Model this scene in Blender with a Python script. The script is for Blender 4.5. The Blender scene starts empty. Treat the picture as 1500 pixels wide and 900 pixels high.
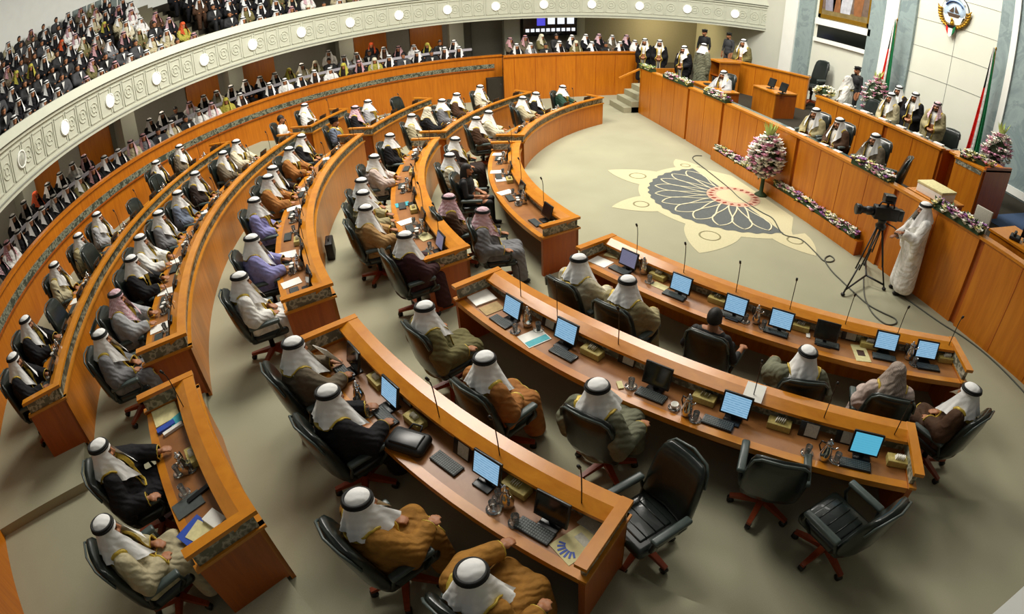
import bpy, bmesh, math, random
import numpy as np
from mathutils import Vector, Matrix
random.seed(7)
SC = bpy.context.scene
COL = SC.collection
PI = math.pi
R = math.radians

# ------------------------------------------------------------------ camera (real fisheye lens)
CAM_H = 4.5
LF, L3, L5 = 820.664723, 0.049464, -0.049515        # lens curve: r = f(t + a t^3 + b t^5), pixels of a 1500 wide frame
PPX, PPY = 120.050478, 56.190794                     # optical axis off the frame centre (cropped photo)
PITCH, ROLL, PSI = -0.642724, 0.027885, 1.923578
U0 = (math.cos(PSI), math.sin(PSI)); E0 = (U0[1], -U0[0])
OX, OY = 0.678455 * CAM_H, 0.612831 * CAM_H + 2.0 * CAM_H
def w2(x, y):
    x -= OX; y -= OY
    return x * E0[0] + y * E0[1], x * U0[0] + y * U0[1]
CAMP = Vector((*w2(0, 0), CAM_H))
def _axes():
    f = Vector((0, math.cos(PITCH), math.sin(PITCH))); r = Vector((1, 0, 0)); u = r.cross(f)
    c, s = math.cos(ROLL), math.sin(ROLL)
    r2, u2 = c * r + s * u, -s * r + c * u
    tw = lambda v: Vector((v.x * E0[0] + v.y * E0[1], v.x * U0[0] + v.y * U0[1], v.z))
    return tw(r2), tw(u2), tw(f)
AXR, AXU, AXF = _axes()
def ray(px, py):
    dx, dy = px - 750 - PPX, py - 450 - PPY
    r = math.hypot(dx, dy); q = r / LF; t = q
    for _ in range(15): t -= (t + L3 * t**3 + L5 * t**5 - q) / (1 + 3 * L3 * t * t + 5 * L5 * t**4)
    s = math.sin(t) / max(r, 1e-9)
    return AXR * (dx * s) + AXU * (-dy * s) + AXF * math.cos(t)
def at(px, py, z):
    """the point at height z seen at a spot of the photograph"""
    v = ray(px, py); t = (z - CAM_H) / v.z
    return CAMP + v * t
def atx(px, py, x):
    v = ray(px, py); return CAMP + v * ((x - CAMP.x) / v.x)
def make_camera():
    cd = bpy.data.cameras.new('camera'); co = bpy.data.objects.new('camera', cd); COL.objects.link(co)
    m = Matrix((AXR, AXU, -AXF)).transposed().to_4x4(); m.translation = CAMP
    co.matrix_world = m
    cd.type = 'PANO'; cd.panorama_type = 'FISHEYE_LENS_POLYNOMIAL'
    cd.sensor_width = 36; cd.sensor_fit = 'HORIZONTAL'; cd.fisheye_fov = PI
    rp = np.linspace(1, 1040, 300); th = []
    for r in rp:
        q = r / LF; t = q
        for _ in range(30): t -= (t + L3 * t**3 + L5 * t**5 - q) / (1 + 3 * L3 * t * t + 5 * L5 * t**4)
        th.append(t)
    mm = rp * 36 / 1500
    A = np.stack([mm, mm**2, mm**3, mm**4], 1)
    k = np.linalg.lstsq(A, np.array(th), rcond=None)[0]
    cd.fisheye_polynomial_k0 = 0
    cd.fisheye_polynomial_k1, cd.fisheye_polynomial_k2, cd.fisheye_polynomial_k3, cd.fisheye_polynomial_k4 = [-float(x) for x in k]
    cd.shift_x = -PPX / 1500; cd.shift_y = PPY / 900
    cd.clip_end = 200
    SC.camera = co

# ------------------------------------------------------------------ objects
def tag(o, label=None, cat=None, group=None, kind=None):
    if label: o['label'] = label
    if cat: o['category'] = cat
    if group: o['group'] = group
    if kind: o['kind'] = kind
    return o
def empty(name, loc=(0, 0, 0), rz=0):
    o = bpy.data.objects.new(name, None); COL.objects.link(o)
    o.location = loc; o.rotation_euler = (0, 0, rz); o.empty_display_size = .1
    return o
def link(name, me, parent=None, loc=None, rz=None):
    o = bpy.data.objects.new(name, me); COL.objects.link(o)
    if parent: o.parent = parent
    if loc is not None: o.location = loc
    if rz is not None: o.rotation_euler = (0, 0, rz)
    return o
_kids = {}
def copy_tree(o, parent=None):
    c = o.copy(); COL.objects.link(c)
    if parent: c.parent = parent
    for ch in list(o.children): copy_tree(ch, c)
    return c

class MB:
    """collects shapes for ONE mesh"""
    def __init__(s): s.v = []; s.f = []; s.m = []; s.sm = []
    def add(s, vs, fs, mi=0, M=None, smooth=False):
        n = len(s.v)
        s.v += [tuple(M @ Vector(p)) if M else tuple(p) for p in vs]
        for f in fs: s.f.append([i + n for i in f]); s.m.append(mi); s.sm.append(smooth)
        return s
    def box(s, x0, x1, y0, y1, z0, z1, mi=0, M=None):
        vs = [(x, y, z) for z in (z0, z1) for y in (y0, y1) for x in (x0, x1)]
        return s.add(vs, [(0, 2, 3, 1), (4, 5, 7, 6), (0, 1, 5, 4), (2, 6, 7, 3), (0, 4, 6, 2), (1, 3, 7, 5)], mi, M)
    def rbox(s, x0, x1, y0, y1, z0, z1, r=.01, mi=0, M=None, n=3):
        """box with rounded edges all over"""
        r = min(r, (x1 - x0) / 2.01, (y1 - y0) / 2.01, (z1 - z0) / 2.01)
        bm = bmesh.new(); bmesh.ops.create_cube(bm, size=1)
        for v in bm.verts: v.co = ((x0 + x1) / 2 + v.co.x * (x1 - x0), (y0 + y1) / 2 + v.co.y * (y1 - y0), (z0 + z1) / 2 + v.co.z * (z1 - z0))
        bmesh.ops.bevel(bm, geom=bm.edges[:], offset=r, segments=n, profile=.5, affect='EDGES')
        s.frombm(bm, mi, M, True); return s
    def frombm(s, bm, mi=0, M=None, smooth=False):
        bm.verts.ensure_lookup_table(); bm.verts.index_update()
        s.add([v.co[:] for v in bm.verts], [[v.index for v in f.verts] for f in bm.faces], mi, M, smooth); bm.free(); return s
    def tube(s, pts, r, n=8, mi=0, M=None, cap=True, flat=1.0, close=False):
        pts = [Vector(p) for p in pts]; N = len(pts); rr = r if isinstance(r, (list, tuple)) else [r] * N
        vs = []; up = Vector((0, 0, 1)); prev = None
        for i, p in enumerate(pts):
            if close: t = pts[(i + 1) % N] - pts[i - 1]
            else: t = pts[min(i + 1, N - 1)] - pts[max(i - 1, 0)]
            t = t.normalized() if t.length > 1e-9 else Vector((0, 0, 1))
            if prev is None:
                a = t.orthogonal().normalized() if abs(t.z) > .95 else up.cross(t).normalized()
            else:
                a = prev - t * prev.dot(t); a = a.normalized() if a.length > 1e-6 else t.orthogonal().normalized()
            prev = a; b = t.cross(a)
            for k in range(n):
                q = 2 * PI * k / n; vs.append(p + a * (math.cos(q) * rr[i]) + b * (math.sin(q) * rr[i] * flat))
        fs = []; L = N if close else N - 1
        for i in range(L):
            j = (i + 1) % N
            for k in range(n): fs.append((i * n + k, i * n + (k + 1) % n, j * n + (k + 1) % n, j * n + k))
        if cap and not close: fs += [tuple(range(n))[::-1], tuple((N - 1) * n + k for k in range(n))]
        return s.add(vs, fs, mi, M, True)
    def bar(s, p, q, w, h, mi=0, M=None):
        p, q = Vector(p), Vector(q); t = (q - p).normalized()
        a = t.cross(Vector((0, 0, 1))); a = a.normalized() if a.length > 1e-4 else Vector((1, 0, 0)); b = a.cross(t)
        vs = [e + a * (w / 2 * i) + b * (h / 2 * j) for e in (p, q) for i, j in ((-1, -1), (1, -1), (1, 1), (-1, 1))]
        return s.add(vs, [(0, 1, 2, 3), (7, 6, 5, 4), (0, 4, 5, 1), (1, 5, 6, 2), (2, 6, 7, 3), (3, 7, 4, 0)], mi, M)
    def lathe(s, prof, n=16, c=(0, 0, 0), mi=0, M=None, sx=1, sy=1):
        vs = []; fs = []; L = len(prof)
        for r, z in prof:
            for k in range(n):
                a = 2 * PI * k / n; vs.append((c[0] + r * math.cos(a) * sx, c[1] + r * math.sin(a) * sy, c[2] + z))
        for i in range(L - 1):
            for k in range(n): fs.append((i * n + k, i * n + (k + 1) % n, (i + 1) * n + (k + 1) % n, (i + 1) * n + k))
        fs += [tuple(range(n))[::-1], tuple((L - 1) * n + k for k in range(n))]
        return s.add(vs, fs, mi, M, True)
    def ball(s, c, r, mi=0, M=None, n=10, m=7):
        rx, ry, rz = r if isinstance(r, tuple) else (r, r, r)
        prof = []
        vs = []; fs = []
        for i in range(m + 1):
            t = PI * i / m
            for k in range(n):
                a = 2 * PI * k / n; vs.append((c[0] + rx * math.sin(t) * math.cos(a), c[1] + ry * math.sin(t) * math.sin(a), c[2] + rz * math.cos(t)))
        for i in range(m):
            for k in range(n): fs.append((i * n + k, (i + 1) * n + k, (i + 1) * n + (k + 1) % n, i * n + (k + 1) % n))
        return s.add(vs, fs, mi, M, True)
    def arc(s, prof, a0, a1, cx, cy, n=None, mi=0, caps=True):
        """closed profile [(radius, z)] swept round (cx, cy) from angle a0 to a1 (degrees)"""
        n = n or max(2, int(abs(a1 - a0) / 1.2) + 1); vs = []; fs = []; L = len(prof)
        for i in range(n + 1):
            a = R(a0 + (a1 - a0) * i / n); c, q = math.cos(a), math.sin(a)
            vs += [(cx + r * c, cy + r * q, z) for r, z in prof]
        for i in range(n):
            for k in range(L): fs.append((i * L + k, (i + 1) * L + k, (i + 1) * L + (k + 1) % L, i * L + (k + 1) % L))
        if caps: fs += [tuple(range(L)), tuple(n * L + k for k in range(L))[::-1]]
        return s.add(vs, fs, mi)
    def prism(s, poly, z0, z1, mi=0, M=None):
        n = len(poly); vs = [(x, y, z0) for x, y in poly] + [(x, y, z1) for x, y in poly]
        fs = [tuple(range(n))[::-1], tuple(range(n, 2 * n))] + [(i, (i + 1) % n, n + (i + 1) % n, n + i) for i in range(n)]
        return s.add(vs, fs, mi, M)
    def mesh(s, name, mats):
        me = bpy.data.meshes.new(name); me.from_pydata(s.v, [], s.f)
        for m in (mats if isinstance(mats, (list, tuple)) else [mats]): me.materials.append(m)
        me.polygons.foreach_set('material_index', s.m); me.polygons.foreach_set('use_smooth', s.sm)
        bm = bmesh.new(); bm.from_mesh(me); bmesh.ops.delete(bm, geom=[v for v in bm.verts if not v.link_faces], context='VERTS'); bmesh.ops.recalc_face_normals(bm, faces=bm.faces[:]); bm.to_mesh(me); bm.free()
        me.update(); return me
    def build(s, name, mats, parent=None, loc=None, rz=None):
        return link(name, s.mesh(name, mats), parent, loc, rz)
def struct(name, mb, mats): return tag(mb.build(name, mats), kind='structure')
def Mx(loc=(0, 0, 0), rz=0, rx=0, ry=0): return Matrix.Translation(loc) @ Matrix.Rotation(rz, 4, 'Z') @ Matrix.Rotation(ry, 4, 'Y') @ Matrix.Rotation(rx, 4, 'X')

# ------------------------------------------------------------------ materials
MATS = {}
def srgb(h):
    h = h.lstrip('#'); c = [int(h[i:i + 2], 16) / 255 for i in (0, 2, 4)]
    return tuple(x / 12.92 if x < .04045 else ((x + .055) / 1.055)**2.4 for x in c) + (1,)
class NT:
    def __init__(s, name):
        s.m = bpy.data.materials.new(name); s.m.use_nodes = True; s.t = s.m.node_tree
        s.b = s.t.nodes['Principled BSDF']; s.m.diffuse_color = (.5, .5, .5, 1)
    def n(s, ty, **kw):
        x = s.t.nodes.new(ty)
        for k, v in kw.items():
            if k in x.inputs: x.inputs[k].default_value = v
            else: setattr(x, k, v)
        return x
    def l(s, a, b): s.t.links.new(a, b)
    def ramp(s, fac, stops):
        r = s.n('ShaderNodeValToRGB'); s.l(fac, r.inputs[0]); e = r.color_ramp.elements
        while len(e) < len(stops): e.new(.5)
        for x, (p, c) in zip(e, stops): x.position = p; x.color = c
        return r.outputs[0]
    def bump(s, h, strength=.2, dist=.01):
        b = s.n('ShaderNodeBump', Strength=strength, Distance=dist); s.l(h, b.inputs['Height']); s.l(b.outputs[0], s.b.inputs['Normal'])
def dark(c, k): return (c[0] * k, c[1] * k, c[2] * k, 1)
def plain(name, col, rough=.5, metal=0, var=.12, scale=20, bump=0, spec=None, coat=0):
    if name in MATS: return MATS[name]
    k = NT(name); c = srgb(col) if isinstance(col, str) else col
    tc = k.n('ShaderNodeTexCoord'); no = k.n('ShaderNodeTexNoise', Scale=scale, Detail=4.0); k.l(tc.outputs['Object'], no.inputs['Vector'])
    k.l(k.ramp(no.outputs[0], [(.3, dark(c, 1 - var)), (.7, dark(c, 1 + var))]), k.b.inputs['Base Color'])
    k.b.inputs['Roughness'].default_value = rough; k.b.inputs['Metallic'].default_value = metal
    if spec is not None: k.b.inputs['Specular IOR Level'].default_value = spec
    if coat: k.b.inputs['Coat Weight'].default_value = coat
    if bump: k.bump(no.outputs[0], bump)
    MATS[name] = k.m; return k.m
def wood(name, c1, c2, rough=.32, scale=1.0, axis='Z'):
    k = NT(name); tc = k.n('ShaderNodeTexCoord'); mp = k.n('ShaderNodeMapping'); k.l(tc.outputs['Object'], mp.inputs[0])
    mp.inputs['Scale'].default_value = (9 * scale, 9 * scale, .7 * scale) if axis == 'Z' else (2.2 * scale, 2.2 * scale, 14 * scale)
    a = k.n('ShaderNodeTexNoise', Scale=2.0, Detail=6.0, Roughness=.6, Distortion=.4); k.l(mp.outputs[0], a.inputs['Vector'])
    b = k.n('ShaderNodeTexNoise', Scale=.55, Detail=2.0); k.l(tc.outputs['Object'], b.inputs['Vector'])
    mx = k.n('ShaderNodeMix', data_type='FLOAT'); mx.inputs[0].default_value = .4; k.l(a.outputs[0], mx.inputs[2]); k.l(b.outputs[0], mx.inputs[3])
    k.l(k.ramp(mx.outputs[0], [(.3, srgb(c1)), (.68, srgb(c2))]), k.b.inputs['Base Color'])
    k.b.inputs['Roughness'].default_value = rough; k.b.inputs['Coat Weight'].default_value = .06; k.b.inputs['Coat Roughness'].default_value = .2
    MATS[name] = k.m; return k.m
def carpet(name, col, mottled=.1):
    k = NT(name); tc = k.n('ShaderNodeTexCoord'); c = srgb(col)
    a = k.n('ShaderNodeTexNoise', Scale=140.0, Detail=3.0); b = k.n('ShaderNodeTexNoise', Scale=.7, Detail=3.0)
    k.l(tc.outputs['Object'], a.inputs['Vector']); k.l(tc.outputs['Object'], b.inputs['Vector'])
    mx = k.n('ShaderNodeMix', data_type='FLOAT'); mx.inputs[0].default_value = .5; k.l(a.outputs[0], mx.inputs[2]); k.l(b.outputs[0], mx.inputs[3])
    k.l(k.ramp(mx.outputs[0], [(.32, dark(c, 1 - 2 * mottled)), (.68, dark(c, 1 + mottled))]), k.b.inputs['Base Color'])
    k.b.inputs['Roughness'].default_value = .95; k.b.inputs['Specular IOR Level'].default_value = .1; k.bump(a.outputs[0], .35, .004)
    MATS[name] = k.m; return k.m
def marble(name, c1, c2, scale=1.6):
    k = NT(name); tc = k.n('ShaderNodeTexCoord')
    a = k.n('ShaderNodeTexNoise', Scale=scale, Detail=9.0, Roughness=.65, Distortion=1.6); k.l(tc.outputs['Object'], a.inputs['Vector'])
    k.l(k.ramp(a.outputs[0], [(.3, srgb(c1)), (.5, srgb(c2)), (.56, srgb(c1)), (.75, srgb(c2))]), k.b.inputs['Base Color'])
    k.b.inputs['Roughness'].default_value = .3; MATS[name] = k.m; return k.m
def emit(name, col, s, tex=None):
    k = NT(name); k.b.inputs['Base Color'].default_value = (0, 0, 0, 1); k.b.inputs['Roughness'].default_value = .3
    k.b.inputs['Emission Color'].default_value = srgb(col); k.b.inputs['Emission Strength'].default_value = s
    MATS[name] = k.m; return k.m
def band_mat(name, c1, c2, sc=9.0):
    """carved ornamental stone band: repeated rosettes"""
    k = NT(name); tc = k.n('ShaderNodeTexCoord')
    v = k.n('ShaderNodeTexVoronoi', Scale=sc, feature='F1'); w = k.n('ShaderNodeTexNoise', Scale=sc * 2.2, Detail=3.0)
    k.l(tc.outputs['Object'], v.inputs['Vector']); k.l(tc.outputs['Object'], w.inputs['Vector'])
    mx = k.n('ShaderNodeMix', data_type='FLOAT'); mx.inputs[0].default_value = .5; k.l(v.outputs['Distance'], mx.inputs[2]); k.l(w.outputs[0], mx.inputs[3])
    k.l(k.ramp(mx.outputs[0], [(.33, srgb(c1)), (.47, srgb(c2)), (.56, srgb(c1))]), k.b.inputs['Base Color'])
    k.b.inputs['Roughness'].default_value = .45; k.bump(mx.outputs[0], .5, .01); MATS[name] = k.m; return k.m
wood('wood_orange', '#9c5109', '#cd7b16'); wood('wood_rail', '#b46810', '#d68c24', .26, axis='H'); wood('wood_red', '#8c3e08', '#b55d0e', .38)
wood('wood_top', '#855228', '#a8713c', .4, axis='H'); wood('wood_edge', '#b0640f', '#cf8a26', .3, axis='H'); wood('wood_dark', '#2a120a', '#4a2412', .5)
wood('wood_wall', '#a4560b', '#cb7915', .36); wood('wood_podium', '#a8590d', '#d2841e', .33, .7)
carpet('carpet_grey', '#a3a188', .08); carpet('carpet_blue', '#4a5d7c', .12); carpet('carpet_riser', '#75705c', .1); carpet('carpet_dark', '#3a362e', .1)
band_mat('band_green', '#3f4438', '#8d8f7a', 9.0); band_mat('band_light', '#6a6a5a', '#b9b6a0', 11.0)
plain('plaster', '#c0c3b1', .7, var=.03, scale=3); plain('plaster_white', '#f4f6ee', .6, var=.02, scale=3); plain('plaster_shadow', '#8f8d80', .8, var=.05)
marble('marble_grey', '#7f9092', '#95a6a5', .9); plain('panel_white', '#dcdecf', .45, var=.03, scale=1.2); plain('gold', '#b58a2a', .35, .8); plain('groove', '#7b7d74', .7)
plain('black', '#0b0b0c', .5); plain('black_gloss', '#09090b', .18); plain('steel', '#c9ccd0', .2, 1.0, var=.05); plain('white_cloth', '#eceae4', .75, var=.05); plain('paper', '#f1efe6', .7, var=.03)
def proj(X):
    d = Vector(X) - CAMP; a, b, c = d.dot(AXR), d.dot(AXU), d.dot(AXF); rr = math.hypot(a, b); t = math.atan2(rr, c); r = LF * (t + L3 * t**3 + L5 * t**5)
    return 750 + PPX + r * a / rr, 450 + PPY - r * b / rr
make_camera()
RC = (2.96, -.02)                                   # centre of the seating rings
RR = {1: 7.66, 2: 9.61, 3: 11.61, 4: 13.55, 5: 15.39}
ZR = {1: .89, 2: .99, 3: 1.14, 4: 1.22, 5: 1.35}
FL = {1: 0.0, 2: .1, 3: .25, 4: .33, 5: .46}
WC, WR, WT = (-3.26, 0.0), 11.69, 1.75              # curved outer wall
BC, BR, BZ0, BZ1 = (-1.5, 0.0), 13.0, 3.05, 4.05    # balcony front
XW = 7.2                                            # end wall behind the podium
# floor: base + tier platforms of the seating rings
m = MB().box(-24, XW + .3, -17, 17, -.3, 0); struct('floor', m, MATS['carpet_grey'])
for k, (a0, a1) in {2: (124, 262), 3: (138, 262), 4: (145, 262), 5: (150, 201.2)}.items():
    m = MB(); r0 = RR[k] + .08
    m.arc([(r0, FL[k - 1] - .05), (19.5, FL[k - 1] - .05), (19.5, FL[k]), (r0, FL[k])], a0, a1, *RC)
    struct('floor_tier', m, MATS['carpet_grey'])
# curved wooden wall behind the last row, with its ornamental band
m = MB(); m.arc([(WR, -.1), (WR + .12, -.1), (WR + .12, WT), (WR - .05, WT), (WR - .05, WT - .06), (WR, WT - .1)], 88.5, 232, *WC, n=110)
struct('wall_left', m, MATS['wood_wall'])
m = MB(); m.arc([(WR - .035, WT - .5), (WR + .01, WT - .5), (WR + .01, WT - .34), (WR - .035, WT - .34)], 90, 232, *WC, n=140); struct('trim_1', m, MATS['band_green'])
m = MB(); m.arc([(WR - .05, WT - .54), (WR + .01, WT - .54), (WR + .01, WT - .5), (WR - .05, WT - .5)], 90, 232, *WC, n=110); struct('trim_2', m, MATS['wood_red'])
# straight wooden wall at the far end
m = MB().box(-3.0, 2.55, 11.15, 11.3, 0, WT).box(-3.0, 2.57, 11.1, 11.32, WT - .05, WT + .02); struct('wall_far', m, MATS['wood_wall'])
m = MB()
for i in range(7): struct('trim_%d' % (10 + i), MB().box(-2.6 + i * .8, -2.585 + i * .8, 11.14, 11.16, .05, WT - .06), MATS['wood_red'])
# lower gallery: stepped floor, back wall with wood panels and stone columns, soffit
m = MB()
for i, (d, z) in enumerate(((.12, .9), (1.15, 1.1), (2.05, 1.3))): m.arc([(WR + d, 0), (WR + 4, 0), (WR + 4, z), (WR + d, z)], 92, 232, *WC, n=60)
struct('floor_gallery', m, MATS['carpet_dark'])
m = MB()
for i, (d, z) in enumerate(((.16, .9), (1.15, 1.1), (2.05, 1.3))): m.box(-3.6, 2.55, 11.15 + d, 15.3, 0, z)
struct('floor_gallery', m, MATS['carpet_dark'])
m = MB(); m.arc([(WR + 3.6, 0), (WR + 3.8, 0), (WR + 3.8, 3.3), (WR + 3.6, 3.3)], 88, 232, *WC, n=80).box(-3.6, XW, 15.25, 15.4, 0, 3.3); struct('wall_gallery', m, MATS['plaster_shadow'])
m = MB()
for i, a in enumerate(range(96, 226, 9)):
    if i % 3 != 2: m.arc([(WR + 3.54, 1.3), (WR + 3.62, 1.3), (WR + 3.62, 3.25), (WR + 3.54, 3.25)], a, a + 5.2, *WC, n=6)
struct('trim_4', m, MATS['wood_wall'])
m = MB()
for a in range(94, 226, 18):
    c, s = math.cos(R(a)), math.sin(R(a)); m.box(-.3, .3, -.3, .3, 0, 3.2, M=Mx((WC[0] + (WR + 3.35) * c, WC[1] + (WR + 3.35) * s, 0), R(a)))
for x in (-1.9, 1.0): m.box(x - .35, x + .35, 14.8, 15.3, 0, 3.2)
struct('pillars_gallery', m, MATS['plaster'])
m = MB(); m.arc([(WR + 1.12, 1.86), (WR + 1.16, 1.86), (WR + 1.16, 1.95), (WR + 1.12, 1.95)], 93, 232, *WC, n=60); struct('partition_gallery', m, plain('rail_lilac', '#b9b5bd', .6, var=.05))
# balcony: slab, parapet front, ledge
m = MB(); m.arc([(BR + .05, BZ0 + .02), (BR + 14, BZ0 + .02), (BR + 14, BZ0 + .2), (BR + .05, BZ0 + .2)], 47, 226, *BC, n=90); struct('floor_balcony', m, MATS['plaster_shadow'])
def parapet(a0, a1):
    m = MB()
    m.arc([(BR, BZ0), (BR + .16, BZ0), (BR + .16, BZ1), (BR, BZ1)], a0, a1, *BC, n=110)
    for z0, z1, d in ((BZ0 - .05, BZ0 + .03, .05), (BZ0 + .05, BZ0 + .09, .03), (BZ1 - .09, BZ1 - .03, .05)):
        m.arc([(BR - d, z0), (BR + .02, z0), (BR + .02, z1), (BR - d, z1)], a0, a1, *BC, n=110)
    return m
struct('wall_balcony', parapet(47.4, 226), MATS['plaster'])
m = MB(); m.arc([(BR - .1, BZ1), (BR + .45, BZ1 + .02), (BR + .45, BZ1 + .22), (BR + .05, BZ1 + .22)], 47.4, 226, *BC, n=110); struct('ledge_balcony', m, MATS['plaster'])
m = MB(); m.arc([(BR - .06, BZ1 - .03), (BR + .02, BZ1 - .03), (BR + .02, BZ1), (BR - .1, BZ1)], 47.4, 226, *BC, n=110)
m.arc([(BR - .07, BZ0 + .03), (BR, BZ0 + .03), (BR, BZ0 + .05), (BR - .05, BZ0 + .05)], 47.4, 226, *BC, n=110); struct('trim_5', m, MATS['groove'])
# embossed panels between the round lamps
m = MB()
LAMPS = [53.5 + i * 8.55 for i in range(18)]
for i in range(80):
    a = 47.9 + i * 2.1375; rel = (a - 53.5) / 8.55
    if a > 224: break
    on_lamp = abs(rel - round(rel)) < .12
    c, s = math.cos(R(a)), math.sin(R(a)); M = Mx((BC[0] + BR * c, BC[1] + BR * s, (BZ0 + BZ1) / 2 + .0), R(a) + PI)
    for y0, y1, z0, z1 in ((-.215, .215, .30, .33), (-.215, .215, -.33, -.30), (-.215, -.19, -.33, .33), (.19, .215, -.33, .33)): m.box(-.01, .022, y0, y1, z0, z1, M=M)
    if not on_lamp:
        for r0, k in ((.16, 20), (.075, 12)):
            pts = [(.006, r0 * math.cos(2 * PI * j / k), r0 * math.sin(2 * PI * j / k)) for j in range(k)]; m.tube(pts, .014, 5, close=True, M=M)
        for j in range(4):
            q = PI / 4 + j * PI / 2; m.bar((.004, .08 * math.cos(q), .08 * math.sin(q)), (.004, .15 * math.cos(q), .15 * math.sin(q)), .02, .02, M=M)
struct('molding_balcony', m, MATS['plaster'])
emit('lamp_glow', '#fffbe8', 3.2)
lm_rim = MB().lathe([(.185, -.005), (.185, .03), (.155, .035), (.15, .0)], 28).mesh('rim', MATS['plaster_white'])
lm_lens = MB().lathe([(.0, .0), (.15, .0), (.15, .012), (.1, .03), (.0, .034)], 28)
lens_on = lm_lens.mesh('lens', MATS['lamp_glow']); lens_off = lm_lens.mesh('lens_unlit', plain('lens_grey', '#a9aca0', .3, var=.2, scale=9))
for i, a in enumerate(LAMPS):
    if a > 190: break
    c, s = math.cos(R(a)), math.sin(R(a)); off = i == 15
    t = empty('wall_lamp', (BC[0] + (BR - .004) * c, BC[1] + (BR - .004) * s, (BZ0 + BZ1) / 2)); t.rotation_euler = (0, -PI / 2, R(a))
    link('rim', lm_rim, t); link('lens', lens_off if off else lens_on, t)
    words = 'first second third fourth fifth sixth seventh eighth ninth tenth eleventh twelfth thirteenth fourteenth fifteenth sixteenth seventeenth'.split()
    tag(t, 'unlit round lamp on the white balcony front' if off else 'lit round lamp on the white balcony front, %s from its end at the podium wall' % words[i], 'lamp', 'round lamps along the balcony front')
# near end of the balcony rail, right beside the photographer
e0, e1 = at(1436, 903, 3.3), at(1500, 848, 3.3)
m = MB(); m.prism([(e0.x - .3, e0.y - .02), (e1.x + 2.5, e1.y + (e1.y - e0.y) / (e1.x - e0.x) * 2.5), (e1.x + 2.5, -12.5), (e0.x - .3, -12.5)], 3.15, 3.3); struct('ledge_near', m, MATS['plaster_white'])
# upper gallery tiers and its walls
UT = [(.75 + .88 * i, 3.25 + .4 * i) for i in range(8)]
m = MB()
for i, (d, z) in enumerate(UT):
    m.arc([(BR + d - .3, BZ0 + .2), (BR + 14, BZ0 + .2), (BR + 14, z), (BR + d - .3, z)], 80, 212, *BC, n=60)
struct('floor_upper_gallery', m, MATS['carpet_dark'])
m = MB()
for i in range(16):   # steps of the aisle through the upper gallery
    z = 3.25 + .2 * i; d = .3 + .44 * i; m.arc([(BR + d, z - .3), (BR + d + .5, z - .3), (BR + d + .5, z + .03), (BR + d, z + .03)], 139.6, 143.4, *BC, n=4)
struct('stairs_upper_gallery', m, MATS['carpet_riser'])
m = MB(); m.arc([(BR + 7.6, 3.2), (BR + 7.8, 3.2), (BR + 7.8, 12), (BR + 7.6, 12)], 70, 226, *BC, n=80); struct('wall_upper_gallery', m, MATS['plaster_white'])
m = MB()
for i in range(7):
    a = 142 + i * 1.1; m.arc([(BR + 7.5, 6.75), (BR + 7.62, 6.75), (BR + 7.62, 7.3), (BR + 7.5, 7.3)], a, a + .8, *BC, n=2)
struct('window_1', m, plain('window_grey', '#7d8a86', .25))
# end wall behind the podium: white panels, grey marble pilasters, pale strips
def wy(px, py): return atx(px, py, XW).y
YA0, YA1 = wy(1168, 55), wy(1190, 55)
cols = [(1168, 1191), (1272, 1296), (1314, 1338), (1463, 1484), (1493, 1560)]
m = MB().box(XW, XW + .3, -16, 16, 0, 12); struct('wall_right', m, MATS['panel_white'])
for i, (a, b) in enumerate(cols):
    y0, y1 = wy(b, 55), wy(a, 55); struct('pilaster_marble', MB().box(XW - .1, XW + .05, y0, y1, 0, 12), MATS['marble_grey'])
for i, (a, b) in enumerate(((1150, 1168), (1296, 1314), (1484, 1493))):
    y0, y1 = wy(b, 55), wy(a, 55); struct('pilaster_white', MB().box(XW - .16, XW + .05, y0, y1, 0, 12), MATS['plaster_white'])
m = MB(); yc0, yc1 = wy(1463, 55), wy(1338, 55)
for z in (3.0, 3.85, 4.7, 5.55): m.box(XW - .006, XW + .01, yc0, yc1, z, z + .014)
ym = wy(1390, 100)
for z0, z1, y in ((1, 4.7, ym),): m.box(XW - .006, XW + .01, y - .007, y + .007, z0, z1)
struct('groove_wall', m, MATS['groove'])
# baseboard
struct('baseboard_right', MB().box(XW - .13, XW - .1, -8, wy(1463, 55), .95, 1.15), MATS['plaster_white'])
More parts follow.
